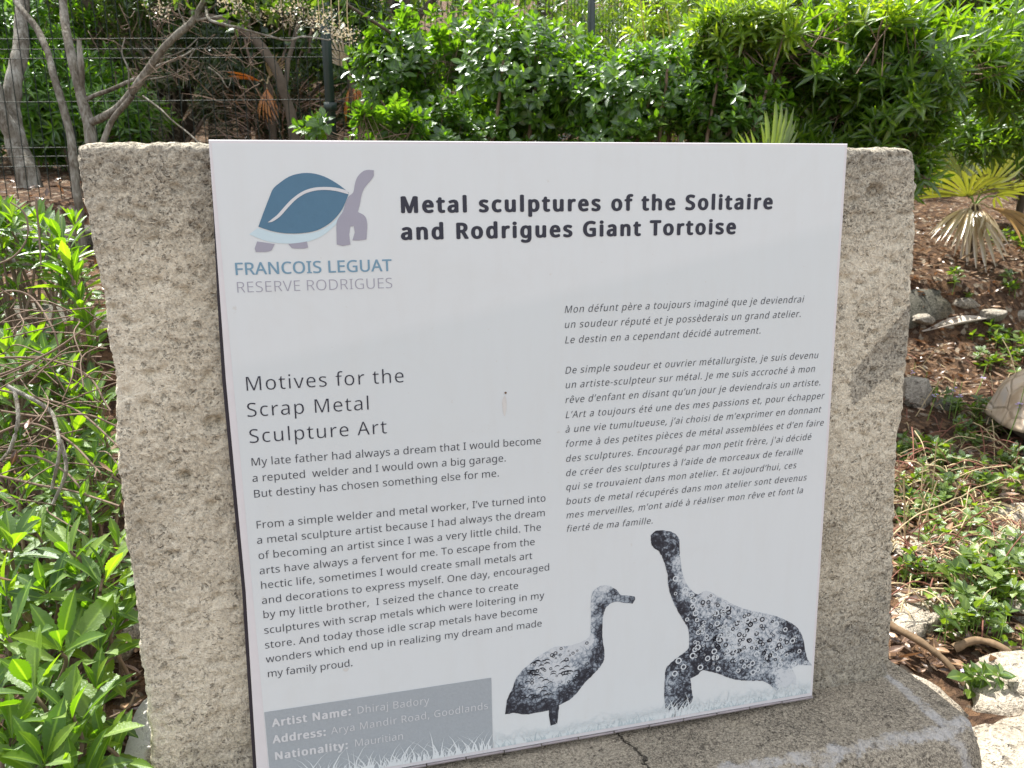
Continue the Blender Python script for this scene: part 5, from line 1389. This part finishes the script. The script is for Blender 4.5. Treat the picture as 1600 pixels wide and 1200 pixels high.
# bare brown stems arching through the bush
def tangle():
    p = at(60, 720, 1.5)
    b = Vector((p.x, p.y, ground_z(p.x, p.y)))
    root = empty('bare_stems', b, 'tangle of bare grey-brown stems arching through the plants left of the slab', 'branches')
    paths = [[(-20, 470, 1.8), (20, 455, 1.75), (55, 470, 1.75), (85, 520, 1.7), (95, 560, 1.7)],
             [(-20, 600, 1.6), (30, 612, 1.6), (90, 628, 1.6), (150, 660, 1.55), (190, 700, 1.5)],
             [(-10, 590, 1.5), (40, 570, 1.5), (90, 545, 1.5), (130, 515, 1.5)],
             [(10, 600, 1.45), (50, 625, 1.45), (80, 650, 1.45), (95, 700, 1.4), (80, 760, 1.4)],
             [(20, 615, 1.45), (25, 660, 1.42), (15, 700, 1.42), (0, 720, 1.4)],
             [(10, 560, 1.6), (80, 565, 1.6), (140, 590, 1.6), (175, 640, 1.55)],
             [(-10, 680, 1.5), (50, 660, 1.5), (110, 690, 1.5), (160, 740, 1.45)],
             [(0, 640, 1.55), (60, 650, 1.55), (130, 648, 1.5), (180, 665, 1.5)],
             [(-10, 720, 1.5), (50, 712, 1.5), (105, 735, 1.48), (140, 775, 1.45)],
             [(95, 690, 1.45), (100, 740, 1.42), (82, 790, 1.4)],
             [(-10, 415, 1.85), (25, 400, 1.85), (42, 370, 1.85), (38, 335, 1.85), (15, 315, 1.85)],
             [(55, 310, 1.9), (60, 360, 1.9), (62, 420, 1.88)],
             [(0, 745, 1.45), (60, 760, 1.45), (120, 770, 1.45), (185, 790, 1.4)],
             [(0, 1180, 1.15), (60, 1120, 1.2), (140, 1060, 1.25), (200, 1000, 1.3)],
             [(60, 1130, 1.2), (130, 1130, 1.2), (190, 1110, 1.2), (210, 1080, 1.25)]]
    for i, pts in enumerate(paths):
        a = Acc(); pth = smooth_path(px_path(pts), 6, .008, i); k = len(pth)
        r = .0042 if i in (3, 4, 9) else .0026
        a.tube(pth, [r * (1 - .3 * j / k) for j in range(k)], 6)
        a.build('stem', TWIG if i not in (3, 4, 9) else BARK, root, off=b)
    a = Acc()
    for i in range(90):
        q = at(random.uniform(-20, 170), random.uniform(480, 800), random.uniform(1.45, 1.75))
        d = rvec(); d.z *= .4
        pth = smooth_path([q, q + d * .07 + rvec() * .02, q + d * .15 + Vector((0, 0, -.02))], 4)
        a.tube(pth, .0013, 4)
    a.build('twigs', TWIG, root, off=b)['kind'] = 'stuff'
tangle()

# ================================================================ rocks
rock('bleached limestone boulder at the right edge beside the plinth corner', G(1610, 1075) + Vector((.04, .02, .0)), (.12, .10, .06), ROCKW, 2.1, .4)
rock('broad sunlit limestone slab at the right foot of the plinth', G(1560, 1185) + Vector((.05, -.02, -.05)), (.20, .17, .075), ROCKW, 5.3, .2)
rock('large pale rough rock filling the lower right corner below the plinth', Vector((1.40, -.10, -.02)), (.27, .22, .17), ROCKW, 15.3, .5)
rock('pale rough rock behind the lower right corner rock, under the boulder', Vector((1.50, .12, .02)), (.16, .14, .10), ROCKW, 16.9, .1)
rock('pale knobbly stone at the slab edge between herbs and plinth', G(1412, 965) + Vector((0, .02, -.02)), (.08, .05, .05), ROCKW, 17.7, .9)
rock('pale flattish stone in the middle of the herbs at the right edge', G(1560, 800) + Vector((.05, .0, -.03)), (.20, .09, .05), ROCKW, 18.4, -.3)
rock('low tan stone among dry stems beside the slab edge', G(1425, 850) + Vector((0, 0, -.03)), (.10, .08, .05), ROCKW, 19.8, .4)
rock('pale limestone lump wedged under the right side of the plinth', Vector((1.20, .12, .10)), (.09, .13, .06), ROCKW, 1.3, .5)
rock('flat pale limestone ledge amid herbs, right of the slab, below the tortoise', G(1500, 845) + Vector((.05, 0, -.035)), (.36, .10, .055), ROCKW, 8.2, -.15)
rock('second flat pale stone in the herbs, nearer the slab', G(1440, 940) + Vector((0, 0, -.025)), (.11, .07, .05), ROCKW, 3.7, .2)
rock('pale stone with a hollow under it, behind the plinth corner', G(1430, 985) + Vector((.02, .02, -.01)), (.10, .05, .05), ROCKW, 9.4, .3)
rock('grey stone half hidden by leaves at the right edge', G(1600, 975) + Vector((.03, .02, 0)), (.06, .05, .06), ROCKM, 4.4)
rock('upright grey mossy rock beside the slab right edge', G(1440, 635) + Vector((0, .03, .03)), (.075, .06, .12), ROCKM, 6.6, .3)
rock('small grey rock right of the upright mossy one', G(1480, 640) + Vector((0, .02, 0)), (.06, .05, .05), ROCKD, 7.1)
rock('dark eroded ledge block under the fan palm, next to the slab', Vector((3.20, 2.50, .55)), (.30, .16, .20), ROCKD, 12.3, .1)
rock('dark eroded ledge block right of the first, under the drooping fronds', Vector((3.72, 2.58, .58)), (.30, .16, .19), ROCKD, 13.7, -.1)
rock('dark ledge block at the right edge under the palm', Vector((4.20, 2.62, .62)), (.26, .18, .18), ROCKD, 14.2, .1)
for i, (x, y, s, lab) in enumerate([(1505, 470, .08, 'pale weathered stone in front of the dark ledge'), (1440, 495, .09, 'rounded grey stone next to the slab edge below the ledge'),
        (1545, 490, .10, 'low flat stone in litter below the right ledge block'), (1595, 490, .08, 'small flat stone at the right edge in the litter'), (1475, 505, .05, 'small pale stone between two larger ones in the litter')]):
    p = G(x, y); rock(lab, p + Vector((0, 0, -.01)), (s, s * .7, s * .45), ROCKM, 20 + i, i * .7)
rock('long grey ledge stone in shade at the left edge', G(30, 500) + Vector((-.05, .03, -.01)), (.30, .12, .075), ROCKD, 31.5, .1)
rock('dark grey ledge stone near the slab left side', G(150, 510) + Vector((.02, .08, -.02)), (.2, .12, .07), ROCKD, 32.5, -.1)
rock('shaded stone block behind the topmost serrated plant', G(40, 420) + Vector((0, .1, 0)), (.20, .12, .11), ROCKD, 33.1)
rock('shaded ledge stone under the fence at the left', Vector((-1.05, 2.92, 1.0)), (.42, .14, .13), ROCKD, 34.1)
rock('dark ledge stone under the fence behind the slab corner', Vector((-.35, 2.95, 1.02)), (.34, .14, .13), ROCKD, 35.1)
rock('brown rock beside the slab lower left edge', G(222, 1000) + Vector((-.04, .03, .0)), (.06, .07, .06), ROCKM, 36.2)
rock('dark shaded rock beneath the lowest serrated plant', Vector((-.40, .05, .10)), (.10, .10, .08), ROCKD, 37.2)

# fallen wood
def stick(label, pts, r0, r1, mat, name='fallen_branch', cat='branch'):
    a = Acc(); pth = smooth_path(pts, 12, .014, r0 * 100); k = len(pth)
    a.tube(pth, [(r0 + (r1 - r0) * j / (k - 1)) * (1 + .35 * noise.noise(pth[j] * 45)) for j in range(k)], 9)
    tag(a.build(name, mat), label, cat)
BRANCHM = mat_plain('weathered_wood', (0.17, 0.12, 0.075), 0.95, 0.1, 0.75, 70)
def gup(px, py, h): p = G(px, py); return p + Vector((0, 0, h))
stick('brown fallen branch running down beside the plinth corner', [gup(1385, 1010, .05), gup(1430, 1035, .05), gup(1470, 1062, .04), gup(1500, 1085, .02)], .009, .006, BRANCHM)
stick('thick brown fallen branch under the herbs near the right edge', [gup(1490, 1035, .03), gup(1530, 1025, .045), gup(1570, 1035, .04), gup(1600, 1055, .02)], .010, .007, BRANCHM)
stick('long thin pale stick lying across the herbs', [gup(1380, 905, .10), gup(1430, 870, .12), gup(1480, 850, .13), gup(1560, 790, .10)], .0020, .0012, STRAW)
stick('thin dry branch hanging from the ledge at the right', [gup(1500, 425, .06), gup(1540, 405, .10), gup(1590, 400, .08)], .006, .003, BRANCHM)
# a dry palm spathe lying on the litter
def spathe():
    a, b = G(1440, 528), G(1542, 518)
    V0, F0 = leaf_shape(.16, 12, .55, 1.2, -.05)
    d = b - a; m = leaf_matrix(a + Vector((0, 0, .035)), d + Vector((0, 0, .02)), (0, -.35, 1), d.length)
    V = np.array([m @ Vector(v) for v in V0])
    me = np_mesh('dry_spathe', V, F0)
    o = link('dry_spathe', me, mat_plain('silvery_dry_spathe', (0.46, 0.41, 0.35), .7, .3, .25, 30), None, True)
    so = o.modifiers.new('thick', 'SOLIDIFY'); so.thickness = .004
    tag(o, 'long silvery dry palm spathe lying on the brown litter', 'spathe')
spathe()

# ================================================================ tortoise at the right edge
def tortoise():
    g = G(1712, 722)
    b = Vector((g.x + .06, g.y + .14, ground_z(g.x + .06, g.y + .14) - .07))
    root = empty('tortoise', b, 'large tan giant tortoise partly in view at the right edge', 'tortoise')
    root.scale = (.86, .86, .84)
    yaw = math.atan2(-.93, -.36)                      # faces the path
    Rm = Matrix.Rotation(yaw, 4, 'Z')
    n = Nodes('tortoise_shell')
    P = n.coord()
    e = n.voro(P, 7.5, 'DISTANCE_TO_EDGE', rnd=.5)
    c = n.mix(n.math('MULTIPLY', n.ramp(e, [(0, 1), (.10, 0)]), .35), n.ramp(n.noise(P, 9, 5, .6), [(.3, (.40, .30, .20)), (.5, (.56, .46, .35)), (.7, (.50, .46, .42))]), (.22, .16, .10))
    shellm = n.pbr(c, .6, n.bump(n.math('ADD', n.ramp(e, [(0, 0), (.08, 1)]), n.math('MULTIPLY', n.noise(P, 60, 4), .2)), .5, .01), .4)
    skin = mat_plain('grey_brown_hide', (.14, .115, .09), .85, .3, .4, 70)
    # carapace: high dome whose front rim flares up over the neck
    V = []; F = []; nu, nv = 64, 26
    for j in range(nv + 1):
        t = j / nv
        for i in range(nu):
            a = 2 * math.pi * i / nu
            ca, sa = math.cos(a), math.sin(a)
            rim = .19 + (.105 * max(0, ca) ** 6) + .03 * max(0, -ca) ** 3    # arch over head and tail
            r = math.cos(t * math.pi / 2) ** .75
            zz_ = rim + (.46 - rim) * math.sin(t * math.pi / 2) ** .95
            fl = 1 + .06 * (1 - t) ** 4
            bump = 1 + .02 * math.cos(a * 9) * (1 - t) + .012 * math.cos(t * 18)
            V.append((.42 * ca * r * fl * bump, .30 * sa * r * fl * bump, zz_))
    for j in range(nv):
        for i in range(nu):
            i2 = (i + 1) % nu
            F.append((j * nu + i, j * nu + i2, (j + 1) * nu + i2, (j + 1) * nu + i))
    V = [tuple(Rm @ Vector(v)) for v in V]
    o = link('shell', np_mesh('shell', np.array(V), np.array(F)), shellm, root, True)
    so = o.modifiers.new('thick', 'SOLIDIFY'); so.thickness = .018; so.offset = -1
    # plastron and body
    bm = bmesh.new(); bmesh.ops.create_uvsphere(bm, u_segments=28, v_segments=14, radius=1)
    for v in bm.verts: v.co = Rm @ Vector((v.co.x * .36, v.co.y * .25, .17 + v.co.z * .10))
    me = bpy.data.meshes.new('body'); bm.to_mesh(me); bm.free(); link('body', me, skin, root, True)
    def part(name, pts, rr, m_=skin, seg=12):
        a = Acc(); a.tube([Rm @ Vector(p) for p in smooth_path(pts, 5)], np.interp(np.linspace(0, 1, (len(pts) - 1) * 5 + 1), np.linspace(0, 1, len(rr)), rr), seg)
        return a.build(name, m_, root)
    for sx, sy in ((.24, .17), (.24, -.17), (-.25, .16), (-.25, -.16)):
        part('leg', [(sx, sy * .8, .20), (sx * 1.12, sy * 1.25, .11), (sx * 1.15, sy * 1.3, .02), (sx * 1.15, sy * 1.3, -.01)], [.075, .062, .060, .062, .01])
    part('neck', [(.20, 0, .18), (.30, 0, .17), (.37, 0, .155)], [.07, .05, .045])
    h = part('head', [(.34, 0, .155), (.38, 0, .16), (.43, 0, .155), (.47, 0, .145), (.478, 0, .143)], [.03, .048, .046, .034, .026, .004])
    for s in (-1, 1):
        bm = bmesh.new(); bmesh.ops.create_uvsphere(bm, u_segments=10, v_segments=6, radius=.007)
        for v in bm.verts: v.co = Rm @ (v.co + Vector((.43, s * .036, .168)))
        me = bpy.data.meshes.new('eye'); bm.to_mesh(me); bm.free()
        link('eye', me, INK, h, True)
    part('tail', [(-.34, 0, .19), (-.42, .02, .14), (-.46, .04, .10)], [.03, .02, .006])
tortoise()

# ================================================================ herbs, dry stems and litter on the right
def herb(label, px, py, r, n, L, mat=L_HERB, h=.06, name='herb'):
    g = G(px, py); root = empty(name, g, label, 'plant')
    mats = []
    st = Acc()
    for i in range(n):
        t = random.uniform(0, 6.28); q = r * random.random() ** .6
        x, y = g.x + q * math.cos(t), g.y + q * math.sin(t)
        hh = random.uniform(.3, 1.2) * h
        p = Vector((x, y, ground_z(x, y) + hh))
        mats += rosette(p, (Vector((0, 0, 1)) + rvec() * .5).normalized(), random.randint(4, 7), L, 35, 88, step=L * .4)
        st.tube([Vector((x + random.uniform(-.02, .02), y, ground_z(x, y) - .01)), p], .0012, 4)
    st.build('stems', GREENSTEM, root, off=g)['kind'] = 'stuff'
    foliage(root, mats, SH_HERB, mat, limit=200)
random.seed(23)
herb('low leafy herb beside the upright mossy rock', 1500, 650, .13, 22, .035)
herb('leafy herb in front of the tortoise shell', 1535, 690, .12, 18, .032)
herb('dark leafy weed in shade right of the dry spathe', 1580, 560, .22, 40, .045)
herb('green herb patch against the slab right edge, level with the tortoise', 1440, 715, .13, 26, .036)
herb('low green herb just below the tortoise', 1530, 760, .16, 26, .036)
herb('green herb at the right edge below the tortoise', 1590, 740, .13, 18, .036)
herb('leafy herb against the slab edge above the flat ledge stone', 1430, 800, .10, 20, .034)
herb('broad-leaved herb right of the fallen branches', 1560, 945, .12, 34, .040, h=.09)
herb('leafy herb at the right edge below the flat ledge stone', 1595, 890, .10, 22, .038)
herb('small herb beside the pale stones near the slab foot', 1420, 905, .07, 13, .032)
herb('trailing herb over the hollow beside the plinth corner', 1505, 1000, .08, 16, .036, h=.08)
herb('little green sprig in the hollow right of the plinth', 1535, 1090, .035, 6, .034)
herb('seedling on the brown litter right of the slab', 1500, 450, .05, 5, .04)
herb('small bright herb under the drooping fronds', 1570, 445, .06, 7, .04)
herb('green herb cluster near the right ledge block', 1590, 385, .18, 24, .045)
herb('thin herb cover in the shade behind the left ledge stone', 90, 480, .20, 18, .03)
for i, (x, y, lab) in enumerate([(1480, 720, 'herb clump left of the tortoise in dry stems'), (1460, 770, 'yellow-green herb clump above the flat ledge stone'), (1500, 790, 'herb clump right above the flat ledge stone'),
        (1565, 850, 'herb hanging over the right end of the flat ledge stone'), (1450, 850, 'small herb at the left end of the flat ledge stone'), (1530, 900, 'leafy herb just below the flat ledge stone'),
        (1585, 1000, 'leafy herb above the boulder at the right edge'), (1480, 950, 'herb between the pale stones and the fallen branches'), (1410, 760, 'herb touching the slab edge under the level of the tortoise')]):
    herb(lab, x, y, random.uniform(.08, .13), random.randint(10, 18), random.uniform(.024, .034), random.choice([L_HERB, L_YHERB, L_YHERB]), .05)
stems = Acc(); stems2 = Acc()
for i in range(380):
    px_ = random.uniform(1385, 1610); py_ = random.choice([random.uniform(640, 960), random.uniform(700, 880), random.uniform(560, 1000)])
    g = G(px_, py_); h = random.uniform(.01, .12)
    d = rvec(); d.z = abs(d.z) * random.choice([.2, .3, 1.2]); L = random.uniform(.05, .20)
    p = g + Vector((0, 0, h * .4))
    pth = smooth_path([p, p + d * L * .5 + Vector((0, 0, .02)), p + d * L + Vector((0, 0, random.uniform(-.02, .01)))], 4, .004, i)
    (stems if random.random() < .42 else stems2).tube(pth, [random.uniform(.0010, .0022)] * len(pth), 4)
tag(stems.build('red_dry_stems', DRYSTEM), 'scattered reddish dry grass stems over the herbs right of the slab', 'dry grass', kind='stuff')
tag(stems2.build('pale_dry_stems', STRAW), 'scattered straw-coloured dry stems over the herbs right of the slab', 'dry grass', kind='stuff')

def flower_spike(px, py, h, lean, label):
    g = G(px, py)
    root = empty('flower_stalk', g, label, 'flower', 'thin stalks with purple flowers right of the slab')
    top = g + Vector((lean, random.uniform(-.02, .02), h))
    a = Acc(); pth = smooth_path([g - Vector((0, 0, .01)), g.lerp(top, .5) + Vector((lean * .15, 0, 0)), top], 6)
    a.tube(pth, [.0016] * len(pth), 5); a.build('stalk', GREENSTEM, root, off=g)
    c = g.lerp(top, random.uniform(.45, .8)) + Vector((lean * .1, 0, 0))
    for k in range(random.randint(3, 5)):
        q = c + rvec() * .009
        V = [(0, 0, 0)]; F = []
        mats = [leaf_matrix(Vector((0, 0, 0)), (math.cos(t), math.sin(t), .35), (0, 0, 1), .008) for t in np.linspace(0, 2 * math.pi, 6)[:-1]]
        V0, F0 = leaf_shape(.75, 3, .6, .1, .1)
        VV = np.concatenate([np.array([m @ Vector(v) for v in V0]) for m in mats]) + np.array(q - g)
        FF = np.concatenate([F0 + i * len(V0) for i in range(5)])
        link('blossom', np_mesh('blossom', VV, FF), PURPLE, root, True)
for px, py, h, ln, lab in [(1422, 610, .13, .01, 'short purple-flowered stalk against the slab edge'), (1437, 625, .13, .01, 'purple-flowered stalk behind the mossy rock'),
        (1447, 660, .17, .05, 'leaning purple-flowered stalk over the mossy rock'), (1482, 655, .18, .0, 'straight purple-flowered stalk right of the mossy rock'),
        (1487, 670, .20, .01, 'tallest straight purple-flowered stalk right of the mossy rock'), (1520, 625, .16, .07, 'slanting purple-flowered stalk left of the tortoise'),
        (1560, 720, .34, .10, 'long curved stalk in front of the tortoise'), (1515, 900, .09, .02, 'small pale purple flower stalk below the flat ledge stone'),
        (1540, 905, .08, .02, 'second pale purple flower stalk below the flat ledge stone'), (1510, 1075, .05, .01, 'tiny purple flowers in the hollow beside the plinth')]:
    flower_spike(px, py, h, ln, lab)

# leaf litter
mats = []
for i in range(5200):
    if i < 2600: px_, py_ = random.uniform(1380, 1640), random.uniform(340, 1060) if i % 3 else random.uniform(340, 640)
    elif i < 4200: px_, py_ = random.uniform(-60, 240), random.uniform(215, 1200)
    else: px_, py_ = random.uniform(0, 1600), random.uniform(80, 330)
    if i < 4200: g = G(px_, py_)
    else:
        p = at(px_, py_, random.uniform(3.4, 6)); g = Vector((p.x, p.y, ground_z(p.x, p.y)))
    d = rvec(); d.z *= .25
    mats.append(leaf_matrix(g + Vector((0, 0, random.uniform(.002, .02))), d, Vector((random.uniform(-.5, .5), random.uniform(-.5, .5), 1)), random.choice([.02, .03, .035, .05]) * random.uniform(.7, 1.2)))
stuff('leaf_litter', 'brown dead leaves scattered over the soil', mats, leaf_shape(.45, 4, .5, .35, -.25), L_LITTER, 'leaf litter')
mats = []
for i in range(16):
    p = at(random.uniform(-10, 190), random.uniform(640, 1190), random.uniform(1.2, 1.5))
    mats.append(leaf_matrix(p, rvec() + Vector((0, 0, -.5)), rvec(), random.uniform(.022, .035)))
stuff('withered_leaves', 'withered orange-brown leaves caught among the serrated plants', mats, leaf_shape(.4, 4, .5, .5, -.4), L_LITTER, 'dead leaves')
